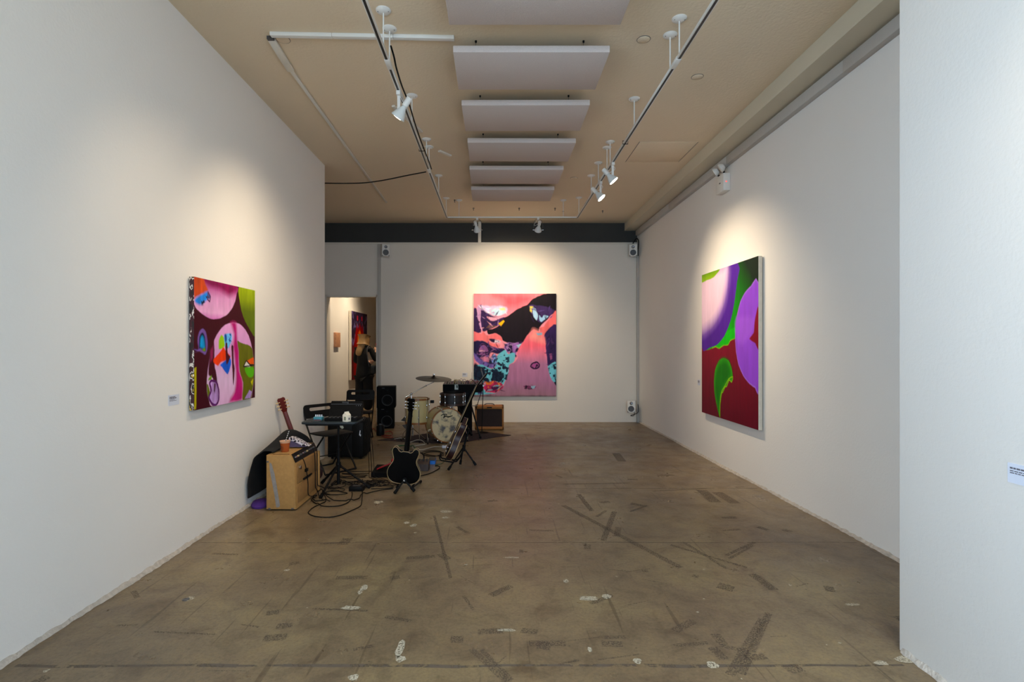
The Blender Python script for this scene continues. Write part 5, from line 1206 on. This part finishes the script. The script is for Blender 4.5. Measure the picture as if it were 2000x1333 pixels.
# keyboard-style rig behind the drums
t = thing('equipment_case', 'tall black equipment case behind the rack tom', 'case', (-.50, 8.98, 0))
part('case_body', lambda bm: span(bm, (-.64, 8.86, .008), (-.405, 9.12, .73), .01), M_MATTE, t)
part('case_lid', lambda bm: span(bm, (-.645, 8.855, .60), (-.40, 9.125, .735), .01), M_BLACK, t)
t = thing('keyboard_stand', 'black X-leg stand under the patch-cable synthesizer', 'stand', (-.55, 8.75, 0))
for (x0_, x1_) in ((-.36, -.24), (-.80, -.30)):
    y = 8.62 if x0_ == -.36 else 8.74
l1 = F(938, 858); l1.z = .02
for i, (a, b2) in enumerate(((P(921, 795, 8.62), Vector((l1.x, l1.y, .02))), (Vector((-.40, 8.70, .735)), Vector((-.74, 8.70, .02))), (Vector((-.74, 8.76, .735)), Vector((-.40, 8.76, .02))))):
    l = part('leg', lambda bm: cyl(bm, a, b2, .013, seg=10), M_BLACK, t)
    part('rubber_foot', lambda bm: cyl(bm, Vector(b2) + Vector((0, 0, .02)), Vector(b2) + Vector((0, 0, -.012)), .018, seg=10), M_RUB, l)
part('top_bar', lambda bm: span(bm, (-.86, 8.66, .735), (-.24, 8.69, .755)), M_BLACK, t)
part('top_bar', lambda bm: span(bm, (-.86, 8.82, .735), (-.24, 8.85, .755)), M_BLACK, t)
t = thing('patch_synthesizer', 'wide black patch-cable synthesizer on the stand behind the drums', 'synthesizer', (-.55, 8.7, .757))
sx0, sx1 = P(865, 755, 8.55).x, P(942, 755, 8.55).x
part('case', lambda bm: prism(bm, [(sx0, 8.53, .757), (sx0, 8.88, .757), (sx0, 8.88, .905), (sx0, 8.53, .872)], (sx1 - sx0, 0, 0), bev=.004), M_MATTE, t)
part('panel', lambda bm: prism(bm, [(sx0 + .01, 8.54, .8745), (sx0 + .01, 8.87, .9055), (sx1 - .01, 8.87, .9055), (sx1 - .01, 8.54, .8745)], (0, 0, .004)), M_STRIP, t)
stk = part('sticker', lambda bm: prism(bm, [P(x, y, 8.529) for x, y in ((888, 751.5), (894.5, 751.5), (895, 761.5), (888, 761.5))], (0, -.0012, 0)), M_STK, t)
part('printed_mark', lambda bm: prism(bm, [P(x, y, 8.5275) for x, y in ((891, 753), (893.6, 753), (893.8, 758), (892, 759))], (0, -.0008, 0)), M_BLACK, stk)
pc = [mat('patch_red', (120, 30, 40), .5), mat('patch_purple', (72, 44, 90), .5), M_CABLE, mat('patch_pink', (150, 90, 110), .5), mat('patch_yellow', (150, 130, 60), .5)]
for k in range(22):
    xa = sx0 + .04 + (sx1 - sx0 - .08) * random.random(); xb = min(sx1 - .02, max(sx0 + .02, xa + random.uniform(-.16, .16))); ya, yb2 = random.uniform(8.56, 8.84), random.uniform(8.56, 8.84)
    za = .876 + (ya - 8.54) * .094; zb2 = .876 + (yb2 - 8.54) * .094; hh = random.uniform(.03, .062)
    part('patch_cable', lambda bm: tube(bm, [(xa, ya, za), (xa, ya, za + .02), ((xa + xb) / 2, (ya + yb2) / 2, (za + zb2) / 2 + hh), (xb, yb2, zb2 + .02), (xb, yb2, zb2)], .0035, 5, smooth=4), pc[k % 5], t)
for k in range(16): part('knob', lambda bm: cyl(bm, (sx0 + .03 + k * .038, 8.58, .878), (sx0 + .03 + k * .038, 8.58, .902), .006, .005, 8), pc[3] if k % 3 == 0 else M_BLACK, t)
part('antenna', lambda bm: cyl(bm, P(921.5, 745, 8.7), P(921.5, 728, 8.7), .0022, seg=6), M_STEEL, t)
# mic stand
mb = Vector((P(941, 845, 9.05).x, 9.05, 0))
t = thing('microphone_stand', 'thin black microphone stand with angled boom by the orange amplifier', 'microphone stand', mb)
cl = P(946, 754, 9.0)
part('pole', lambda bm: cyl(bm, mb + Vector((0, 0, .02)), cl + Vector((-.02, 0, 0)), .007, seg=10), M_BLACK, t)
part('base_disc', lambda bm: lathe(bm, [(.001, .022), (.06, .018), (.115, .006), (.118, 0), (.001, 0)], 24, mb + Vector((0, 0, .0078))), M_BLACK, t)
part('clutch', lambda bm: (cyl(bm, cl + Vector((-.02, -.02, 0)), cl + Vector((-.02, .02, 0)), .018, seg=12)), M_CHROME, t)
part('boom', lambda bm: (cyl(bm, P(929, 802, 8.98), cl + Vector((-.02, -.012, 0)), .006, seg=8), cyl(bm, cl + Vector((-.02, -.012, 0)), P(944, 738, 8.98), .004, seg=8)), M_BLACK, t)
part('microphone', lambda bm: (cyl(bm, P(945, 740, 8.98), P(940, 724, 8.98), .009, .013, 10), ball(bm, P(939.5, 722, 8.98), .016, 10)), M_STEEL, t)
part('clip_bar', lambda bm: (cyl(bm, P(921.5, 793, 8.84), P(932, 793, 8.98), .007, seg=8)), M_CHROME, t)

# orange combo amp at the back wall
ay = 9.36
xa, xb = P(927.5, 839, ay).x, P(984, 839, ay).x
zt_ = P(950, 793.5, ay).z
M_LACQ = mat('lacquered_tweed', (160, 98, 26), .5, var=.15, scale=30, bump=.3, bscale=300)
amp2 = thing('combo_amplifier', 'orange lacquered combo amplifier with dark grille under the pink painting', 'amplifier', ((xa + xb) / 2, ay + .12, 0))
part('cabinet', lambda bm: (span(bm, (xa, ay, .012), (xa + .032, ay + .24, zt_), .008), span(bm, (xb - .032, ay, .012), (xb, ay + .24, zt_), .008), span(bm, (xa, ay, zt_ - .055), (xb, ay + .24, zt_), .008), span(bm, (xa, ay, .012), (xb, ay + .24, .065), .008), span(bm, (xa + .02, ay + .2, .02), (xb - .02, ay + .235, zt_ - .02))), M_LACQ, amp2)
part('grille_cloth', lambda bm: span(bm, (xa + .03, ay + .008, .063), (xb - .03, ay + .02, zt_ - .053)), mat('brown_grille', (44, 30, 26), .9, var=.2, scale=80, bump=.4, bscale=200), amp2)
part('nameplate', lambda bm: span(bm, ((xa + xb) / 2 - .042, ay - .004, zt_ - .038), ((xa + xb) / 2 + .046, ay + .002, zt_ - .018), .002), M_BLACK, amp2)
part('handle', lambda bm: tube(bm, [((xa + xb) / 2 - .09, ay + .1, zt_), ((xa + xb) / 2 - .06, ay + .1, zt_ + .028), ((xa + xb) / 2 + .06, ay + .1, zt_ + .028), ((xa + xb) / 2 + .09, ay + .1, zt_)], .008, 8, smooth=4), M_GREY, amp2)
for x in (xa + .05, xb - .05):
    for y in (ay + .04, ay + .2): part('foot', lambda bm: cyl(bm, (x, y, 0), (x, y, .014), .016, seg=10), M_RUB, amp2)

# stacked monitors beside the doorway
def monitor(label, c, s, ang):
    t = thing('studio_monitor', label, 'loudspeaker', c, 'stacked black monitors by the doorway', rot=(0, 0, ang))
    w, d, h = s
    part('cabinet', lambda bm: box(bm, (0, 0, h / 2), (w, d, h), .008), M_MATTE, t, local=True)
    wf = part('woofer', lambda bm: lathe(bm, [(.001, -.012), (.02, .0), (.035, -.010), (.085, .004), (.10, .006), (.104, .002), (.104, -.006)], 32, (0.02, -d / 2, h * .36), (0, -1, 0)), M_BLACK, t, local=True)
    part('cone_ring', lambda bm: tube(bm, [(.02 + .094 * math.cos(k * math.pi / 16), -d / 2 - .006, h * .36 + .094 * math.sin(k * math.pi / 16)) for k in range(32)], .004, 6, closed=True), M_GREY, wf, local=True)
    part('tweeter', lambda bm: lathe(bm, [(.001, .006), (.014, .004), (.03, -.002), (.038, .003), (.038, -.004)], 24, (.02, -d / 2, h * .80), (0, -1, 0)), M_BLACK, t, local=True)
    part('badge', lambda bm: box(bm, (-.05, -d / 2 - .001, h * .93), (.05, .002, .010)), M_GREY, t, local=True)
mc = Vector((P(753, 836, 9.6).x, 9.70, 0))
monitor('black studio monitor on the floor, lower of the stacked pair', mc + Vector((-.01, 0, 0)), (.30, .30, .375), R(8))
monitor('black studio monitor on top of the stacked pair', mc + Vector((.0, 0, .376)), (.335, .32, .385), R(8))

# ------------------------------------------------------------------ pedals and boxes on the floor
q = F(745, 934)
t = thing('pedalboard', 'black pedalboard with red pedals left of the black guitar', 'pedalboard', (q.x, q.y + .1, 0))
bx = q.x - .12
part('board', lambda bm: prism(bm, [(bx, q.y, .008), (bx, q.y + .30, .008), (bx, q.y + .30, .085), (bx, q.y, .055)], (.34, 0, 0), bev=.005), M_MATTE, t)
M_RED = mat('red_pedal', (150, 26, 34), .25, coat=.5)
part('red_treadle', lambda bm: prism(bm, [(bx + .05, q.y + .06, .075), (bx + .22, q.y + .08, .14), (bx + .23, q.y + .08, .165), (bx + .05, q.y + .06, .088)], (.01, .10, 0), bev=.004), M_RED, t)
part('red_dome', lambda bm: ball(bm, (bx + .245, q.y + .13, .165), (.042, .042, .038), 16), M_RED, t)
part('chrome_switch', lambda bm: (cyl(bm, (bx + .20, q.y + .02, .06), (bx + .20, q.y + .02, .085), .012, seg=12)), M_CHROME, t)
part('chrome_switch', lambda bm: (cyl(bm, (bx + .28, q.y + .03, .06), (bx + .28, q.y + .03, .088), .012, seg=12)), M_CHROME, t)
for k in range(4): part('foot', lambda bm: cyl(bm, (bx + .04 + .26 * (k % 2), q.y + .04 + .22 * (k // 2), 0), (bx + .04 + .26 * (k % 2), q.y + .04 + .22 * (k // 2), .010), .012, seg=10), M_RUB, t)
q = F(822, 921)
t = thing('stomp_box', 'dark mottled stomp box behind the black guitar', 'pedal', (q.x, q.y + .06, 0))
part('case', lambda bm: prism(bm, [(q.x - .06, q.y, .002), (q.x - .06, q.y + .16, .002), (q.x - .06, q.y + .16, .11), (q.x - .06, q.y, .08)], (.15, 0, 0), bev=.006), mat('mottled_brown', (58, 44, 40), .5, var=.6, scale=40), t)
for k in range(3): part('knob', lambda bm: cyl(bm, (q.x - .03 + k * .045, q.y + .11, .10), (q.x - .03 + k * .045, q.y + .105, .125), .012, .010, 10), M_STRIP, t)
part('plug', lambda bm: tube(bm, [(q.x + .02, q.y + .12, .10), (q.x + .015, q.y + .14, .16), (q.x - .03, q.y + .20, .18)], .008, 8, smooth=3), M_CABLE, t)
q = F(843, 908)
t = thing('stomp_box', 'bright blue stomp box on the floor right of the black guitar', 'pedal', (q.x, q.y + .05, 0))
part('case', lambda bm: prism(bm, [(q.x - .045, q.y, .002), (q.x - .045, q.y + .13, .002), (q.x - .045, q.y + .13, .06), (q.x - .045, q.y, .045)], (.09, 0, 0), bev=.004), mat('bright_blue', (22, 108, 196), .4), t)
part('tread_plate', lambda bm: prism(bm, [(q.x - .042, q.y + .01, .049), (q.x - .042, q.y + .12, .062), (q.x + .042, q.y + .12, .062), (q.x + .042, q.y + .01, .049)], (0, 0, .006)), M_STRIP, t)
q = F(695, 961)
t = thing('power_block', 'flat black power block lying among the tangled cables', 'power block', (q.x, q.y + .05, 0))
part('case', lambda bm: span(bm, (q.x - .075, q.y, .002), (q.x + .075, q.y + .10, .05), .006), M_BLACK, t)
part('top_label', lambda bm: span(bm, (q.x - .04, q.y + .03, .0502), (q.x + .035, q.y + .06, .0512)), M_GREY, t)
q = F(873, 876)
t = thing('power_strip', 'white power strip on the floor before the bass drum', 'power strip', (q.x, q.y, 0))
part('strip_body', lambda bm: span(bm, (q.x - .07, q.y - .025, .002), (q.x + .10, q.y + .035, .042), .006), M_PAPER, t)
for k in range(3): part('socket', lambda bm: span(bm, (q.x - .05 + k * .05, q.y - .012, .0422), (q.x - .02 + k * .05, q.y + .018, .0436), .001), M_GREY, t)
q = F(743, 851)
t = thing('black_device', 'small black round device before the stacked monitors', 'device', (q.x, q.y, 0))  # unidentified black cylinder, not a lamp
part('housing', lambda bm: lathe(bm, [(.001, 0), (.062, .002), (.066, .02), (.066, .15), (.05, .175), (.001, .18)], 24, (q.x, q.y, .001)), M_BLACK, t)
part('top_dial', lambda bm: lathe(bm, [(.001, .018), (.022, .018), (.026, 0)], 16, (q.x, q.y - .02, .178)), M_GREY, t)

# ------------------------------------------------------------------ cables on the floor
SET = np.zeros((0, 4))          # points already on the floor: x, y, z, radius
def rest_on(pts, r, step=.006):
    global SET
    d_ = [pts[0]]
    for p in pts[1:]:
        n_ = max(1, int((p - d_[-1]).length / step)); a_ = d_[-1].copy()
        d_ += [a_.lerp(p, (k + 1) / n_) for k in range(n_)]
    SET = np.vstack([SET, np.array([[p.x, p.y, p.z, r] for p in d_])])
def on_rug(p):
    s_ = [(rc[(i + 1) % 4].x - rc[i].x) * (p.y - rc[i].y) - (rc[(i + 1) % 4].y - rc[i].y) * (p.x - rc[i].x) for i in range(4)]
    return all(v > -.02 for v in s_) or all(v < .02 for v in s_)
def settle(ctrl, r, step=.006, commit=True):
    # let a cable lie on the floor, on the rug and over whatever was laid down before it
    raw = smooth_path(ctrl, 8); P_ = [raw[0].copy()]
    for p in raw[1:]:
        n_ = max(1, int((p - P_[-1]).length / step)); a_ = P_[-1].copy()
        P_ += [a_.lerp(p, (k + 1) / n_) for k in range(n_)]
    z = np.array([max(p.z, r + (.0088 if on_rug(p) else .0012)) for p in P_])
    if len(SET):
        for i, p in enumerate(P_):
            rr = r * 1.1 + SET[:, 3] + .0025
            near = (SET[:, 0] - p.x) ** 2 + (SET[:, 1] - p.y) ** 2 < (rr + .003) ** 2
            for o_ in sorted(np.nonzero(near)[0], key=lambda q_: SET[q_, 2]):
                if SET[o_, 2] < .10 and abs(z[i] - SET[o_, 2]) < rr[o_]: z[i] = SET[o_, 2] + rr[o_]
    for rng_ in (range(1, len(z)), range(len(z) - 2, -1, -1)):
        pr = -1 if rng_.step > 0 else 1
        for i in rng_:
            dh = math.hypot(P_[i].x - P_[i + pr].x, P_[i].y - P_[i + pr].y)
            z[i] = max(z[i], min(z[i + pr] - .45 * dh, .10))
    out = [Vector((p.x, p.y, zz)) for p, zz in zip(P_, z)]
    if commit: rest_on(out, r)
    return out
def obstacle_box(x0_, y0_, x1_, y1_, top, r=.012):
    for x_ in np.arange(x0_, x1_ + .001, .012):
        for k_ in np.arange(r, top, r * 1.4): rest_on([Vector((x_, y0_, min(k_, top - r))), Vector((x_, y1_, min(k_, top - r)))], r)
        rest_on([Vector((x_, y0_, top - r)), Vector((x_, y1_, top - r))], r)
_q = F(695, 961); obstacle_box(_q.x - .075, _q.y, _q.x + .075, _q.y + .10, .052)
for _f in ((626, 975), (722, 955), (629, 946)):
    _p = F(*_f); rest_on([Vector((_p.x, _p.y, .014)), Vector((_p.x, _p.y, .014)).lerp(base + Vector((0, 0, .235)), .5)], .018)
rest_on([base + Vector((0, 0, .03)), base + Vector((0, 0, .09))], .019)
rest_on([Vector((f1.x, f1.y, .016)), Vector((f1.x, f1.y, .016)).lerp(pv, .5)], .017)
def C3(px, py): return (590 + px / 8.33, 860 + py / 8.33)
def fl(pts, z=.0065): return [F(x, y, z) for x, y in pts]
def fcable(label, pts, r=.0045, m=M_CABLE, z=.006, group=None, pre=(), post=()):
    cp_ = list(pre) + [Vector((max(p.x, ax1 + .03) if ay0 - .05 < p.y < ay1 + .04 else p.x, p.y, p.z)) for p in fl(pts, z)] + list(post)
    return cable('audio_cable', label, settle(cp_, r), r, m, group=group, sm=0)
fcable('black cable forming the widest loop in front of the tripod table', [C3(*p) for p in ((985, 740), (978, 900), (970, 1000), (945, 1075), (800, 1150), (600, 1230), (400, 1258), (200, 1240), (112, 1200), (108, 1165), (180, 1100), (300, 1040), (372, 1008), (385, 975), (330, 930))])
fcable('black cable curving under the tripod table, second loop from the front', [C3(*p) for p in ((130, 930), (150, 975), (260, 1052), (400, 1080), (600, 1070), (740, 1020), (800, 950), (816, 880), (810, 850))])
fcable('black cable running from the tripod foot toward the pedalboard', [C3(*p) for p in ((230, 900), (350, 945), (420, 972), (600, 986), (800, 985), (920, 950), (990, 890), (1200, 832), (1400, 800), (1480, 790))])
jk = Vector((ax1 + .006, ay0 + .09, ah - .028))
fcable('black cable plugged into the tan amplifier and hanging to the floor', [C3(*p) for p in ((85, 900), (110, 960), (200, 990), (300, 985), (400, 960))], pre=[jk, jk + Vector((.03, .0, -.03)), jk + Vector((.045, .03, -.12)), jk + Vector((.055, .05, -.26)), jk + Vector((.06, .06, -.38))])
fcable('black cable hanging down the back of the tan amplifier by its far end', [], post=[Vector((-1.76, 5.30, .008)), Vector((-1.755, 5.38, .006)), Vector((-1.77, 5.48, .006))], pre=[Vector((ax1 + .004, ay1 - .13, ah - .02)), Vector((ax1 + .024, ay1 - .13, ah - .07)), Vector((ax1 + .028, ay1 - .135, .30)), Vector((ax1 + .032, ay1 - .14, .12))])
fcable('second black cable hanging over the tan amplifier controls', [], post=[Vector((-1.745, 5.17, .008)), Vector((-1.69, 5.09, .006)), Vector((-1.59, 5.07, .006))], pre=[Vector((ax1 + .004, ay1 - .205, ah - .02)), Vector((ax1 + .024, ay1 - .205, ah - .07)), Vector((ax1 + .03, ay1 - .20, .28)), Vector((ax1 + .034, ay1 - .205, .1))])
rng = random.Random(11)
HANG = [Vector((base.x, base.y, 0)), Vector((ax1 + .03, ay1 - .14, 0)), Vector((ax1 + .03, ay1 - .2, 0)), Vector((jk.x + .06, jk.y + .06, 0))]
for k in range(12):
    for tries in range(200):
        c0 = Vector((-1.58 + rng.uniform(-.22, .36), 5.40 + rng.uniform(-.16, .36), 0)); n = 7; pts = []
        a0 = rng.uniform(0, 6.28); rx_, ry_ = rng.uniform(.08, .22), rng.uniform(.05, .15)
        for i in range(n + rng.choice((-1, 1, 3))):
            a = a0 + i * 2 * math.pi / n; s = rng.uniform(.8, 1.2)
            pts.append(Vector((max(-1.75, c0.x + rx_ * s * math.cos(a)), c0.y + ry_ * s * math.sin(a), .006)))
        cand = settle(pts, .004, commit=False)
        if max(p.z for p in cand) < .045 and all(math.hypot(p.x - h_.x, p.y - h_.y) > .045 for p in cand for h_ in HANG): break
    else: continue
    rest_on(cand, .004)
    cable('audio_cable', 'thin black cable looped in the tangle under the tripod table', cand, .004, group='tangled cables under the tripod table', sm=0)
for k in range(5):
    y0_ = 5.98 + .07 * k
    cable('audio_cable', 'thin black cable trailing across the floor behind the tripod table', settle([Vector((-1.80 + .16 * q_, y0_ + rng.uniform(-.05, .05), .006)) for q_ in range(3)] , .004), .004, group='cables trailing behind the tripod table', sm=0)
for k in range(3):
    x = P(706 + 4 * k, 860, 5.75).x
    cable('audio_cable', ('left', 'middle', 'right')[k] + ' of three thin cables hanging from the right end of the tripod table', settle([Vector((-1.399, 5.44 + .03 * k, .745)), Vector((-1.375 + .008 * k, 5.48 + .03 * k, .742)), Vector((-1.355 + .014 * k, 5.56 + .03 * k, .55)), Vector((-1.345 + .018 * k, 5.60 + .03 * k, .25)), Vector((-1.34 + .02 * k, 5.61 + .03 * k, .03)), Vector((-1.30 + .03 * k, 5.66 + .04 * k, .006)), Vector((-1.24 + .03 * k, 5.70 + .05 * k, .006))], .0035), .0035, group='cables hanging from the tripod table', sm=0)
fcable('black cable coiled in a flat ring right of the black guitar', [(872, 886), (860, 891), (838, 889), (824, 885), (838, 881), (858, 882), (864, 887), (845, 892), (826, 888), (842, 883), (866, 885), (876, 893), (870, 899)], .005)
fcable('black cable bending from the stomp box toward the floor centre', [(822, 930), (840, 925), (854, 918), (859, 913), (855, 910.5), (850, 911)], .005)
M_WCAB = mat('white_cable', (176, 170, 158), .5); M_GCAB = mat('green_cable', (24, 84, 48), .5); M_RCAB = mat('red_cable', (130, 26, 20), .5)
fcable('white cable snaking from the power strip to the cymbal stand', [(869, 874), (850, 873), (836, 876), (824, 879), (808, 877), (806, 873), (818, 870), (830, 868), (824, 861), (814, 860), (800, 864), (792, 858), (784, 856), (770, 858)], .006, M_WCAB, z=.016)
fcable('green cable looping behind the black guitar neck', [(764, 880), (768, 876), (782, 871), (800, 872), (812, 878), (806, 884), (790, 886), (772, 884)], .007, M_GCAB)
fcable('green cable trailing from the blue stomp box', [(846, 900), (858, 900), (868, 900), (862, 906), (850, 909)], .004, M_GCAB)
fcable('red cable curled on the floor before the stacked monitors', [(724, 843), (730, 838), (740, 848), (752, 851), (764, 852), (766, 846), (760, 843), (750, 846), (746, 852), (758, 856), (768, 856)], .008, M_RCAB)

# ------------------------------------------------------------------ visitor in the doorway room
def skin(name, V, E, Rr, m, parent, root=0, sub=2):
    me = bpy.data.meshes.new(name); me.from_pydata([Vector(v) for v in V], E, [])
    o = link(name, me, m, parent, False)
    md = o.modifiers.new('skin', 'SKIN'); md.use_smooth_shade = True
    for i, r in enumerate(Rr):
        sv = me.skin_vertices[0].data[i]; sv.radius = r if hasattr(r, '__len__') else (r, r); sv.use_root = (i == root)
    md = o.modifiers.new('sub', 'SUBSURF'); md.levels = sub; md.render_levels = sub
    return o
M_SKIN = mat('skin', (206, 156, 128), .5); M_HAIR = mat('blonde_hair', (150, 116, 70), .5, var=.35, scale=60, bump=.4, bscale=120); M_COAT = mat('black_coat', (5, 5, 6), .9, var=.2, scale=20); M_TROU = mat('black_trousers', (5, 5, 6), .9)
pp = Vector((P(711, 700, 11.7).x, 11.7, 0))
per = thing('person', 'person with long blonde hair in black coat and trousers, seen from behind in the doorway', 'person', pp, rot=(0, 0, R(-14)))
V = []; E = []; RR = []
def chain(start, pts, rad):
    prev = start
    for p, r in zip(pts, rad):
        V.append(p); RR.append(r); i = len(V) - 1
        if prev is not None: E.append((prev, i))
        prev = i
    return prev
chain(None, [(0, 0, .96)], [(.15, .105)])
chain(0, [(0, -.005, 1.10), (0, 0, 1.26), (0, 0, 1.40), (0, 0, 1.475), (0, .01, 1.53)], [(.10, .07), (.10, .07), (.095, .065), (.05, .045), (.045, .045)])
neck = 5
chain(neck, [(0, .025, 1.59), (0, .02, 1.66), (0, .01, 1.715)], [(.068, .075), (.078, .092), (.055, .07)])
hm = len(V) - 2
chain(hm, [(0, .118, 1.635)], [.014]); chain(hm, [(.078, 0, 1.645)], [.016]); chain(hm, [(-.078, 0, 1.645)], [.016])
def hand(wrist, d, side, up):
    d = Vector(d).normalized(); side = Vector(side).normalized(); up = Vector(up).normalized(); w = Vector(V[wrist])
    pm = chain(wrist, [tuple(w + d * .05)], [(.032, .016)])
    for k, ln in enumerate((.062, .072, .068, .052)):
        o2 = w + d * .085 + side * (.026 - .017 * k)
        chain(pm, [tuple(o2), tuple(o2 + d * ln * .5 - up * .008), tuple(o2 + d * ln * .8 - up * .032)], [.009, .0082, .0075])
    chain(pm, [tuple(w + d * .045 + side * .04 - up * .01), tuple(w + d * .075 + side * .055 - up * .02)], [.010, .009])
def arm(s, el, wr):
    chain(3, [(s * .155, 0, 1.425), el, wr], [.055, .042, .029]); return len(V) - 1
w1 = arm(1, (.265, .03, 1.175), (.19, .21, 1.39)); hand(w1, (-.35, .5, .55), (-.6, -.3, .2), (0, -.4, .6))
w2 = arm(-1, (-.245, .05, 1.15), (-.06, .24, 1.12)); hand(w2, (.9, .3, .1), (.1, 0, 1), (0, -1, 0))
for s in (-1, 1):
    chain(0, [(s * .09, 0, .88), (s * .10, .015, .50), (s * .10, -.01, .10), (s * .105, .05, .045), (s * .115, .15, .035)], [.088, .056, .036, .036, .030])
body = skin('body', V, E, RR, M_SKIN, per)
# coat
V = [(0, 0, 1.46), (0, 0, 1.39), (0, 0, 1.25), (0, -.005, 1.08), (0, 0, .92), (0, 0, .74)]; E = [(i, i + 1) for i in range(5)]; RR = [(.085, .085), (.16, .13), (.17, .145), (.165, .14), (.20, .16), (.215, .17)]
for s, el, wr in ((1, (.27, .03, 1.175), (.205, .18, 1.355)), (-1, (-.25, .05, 1.15), (-.10, .22, 1.12))):
    n = len(V); V += [(s * .165, 0, 1.415), el, wr]; E += [(1, n), (n, n + 1), (n + 1, n + 2)]; RR += [.068, .058, .042]
skin('coat', V, E, RR, M_COAT, per, 2)
V = [(0, 0, .90), (-.09, 0, .80), (-.10, .01, .48), (-.10, -.01, .06), (.09, 0, .80), (.10, .01, .48), (.10, -.01, .06)]
skin('trousers', V, [(0, 1), (1, 2), (2, 3), (0, 4), (4, 5), (5, 6)], [(.15, .13), .12, .115, .11, .12, .115, .11], M_TROU, per)
for s in (-1, 1):
    part('shoe', lambda bm: (ball(bm, (s * .105, .06, .035), (.046, .13, .034), 14), box(bm, (s * .105, .05, .008), (.075, .22, .016), .004)), M_GLOSSB, per, local=True)
V = [(0, .0, 1.70), (0, -.015, 1.63), (0, -.03, 1.55), (-.03, -.10, 1.46), (-.055, -.145, 1.37), (-.06, -.145, 1.27)]
skin('hair', V, [(i, i + 1) for i in range(5)], [(.088, .095), (.108, .112), (.10, .085), (.09, .05), (.088, .035), (.07, .022)], M_HAIR, per, 1)
part('fringe', lambda bm: (ball(bm, (.085, .03, 1.60), (.028, .06, .10), 12), ball(bm, (-.085, .03, 1.60), (.028, .06, .10), 12)), M_HAIR, per, local=True)
part('scarf', lambda bm: tube(bm, [(.085 * math.cos(k * math.pi / 8), .085 * math.sin(k * math.pi / 8), 1.485 + .01 * math.cos(k)) for k in range(16)], .034, 8, closed=True), M_COAT, per, local=True)
part('bag_strap', lambda bm: tube(bm, [(.11, .10, 1.46), (.115, .02, 1.50), (.13, -.10, 1.44), (.17, -.16, 1.25), (.21, -.165, 1.05)], .009, 6, smooth=4), M_GREY, per, local=True)
tag(part('red_cup', lambda bm: lathe(bm, [(.001, 0), (.018, 0), (.024, .06), (.001, .06)], 14, (pp.x + .20, 12.035, 1.50)), mat('cup_red', (170, 50, 44), .4)), 'small red cup held up by the person in the doorway', 'cup')
t = thing('shoulder_bag', 'dark shoulder bag hanging at the right hip of the person in the doorway', 'bag', (pp.x + .22, pp.y - .13, 1.0))
part('bag_body', lambda bm: box(bm, (pp.x + .25, pp.y - .14, .98), (.09, .20, .18), .02), mat('bag_teal', (16, 24, 28), .6), t)
part('flap', lambda bm: box(bm, (pp.x + .25, pp.y - .145, 1.03), (.095, .205, .08), .018), mat('bag_flap', (20, 30, 34), .6), t)
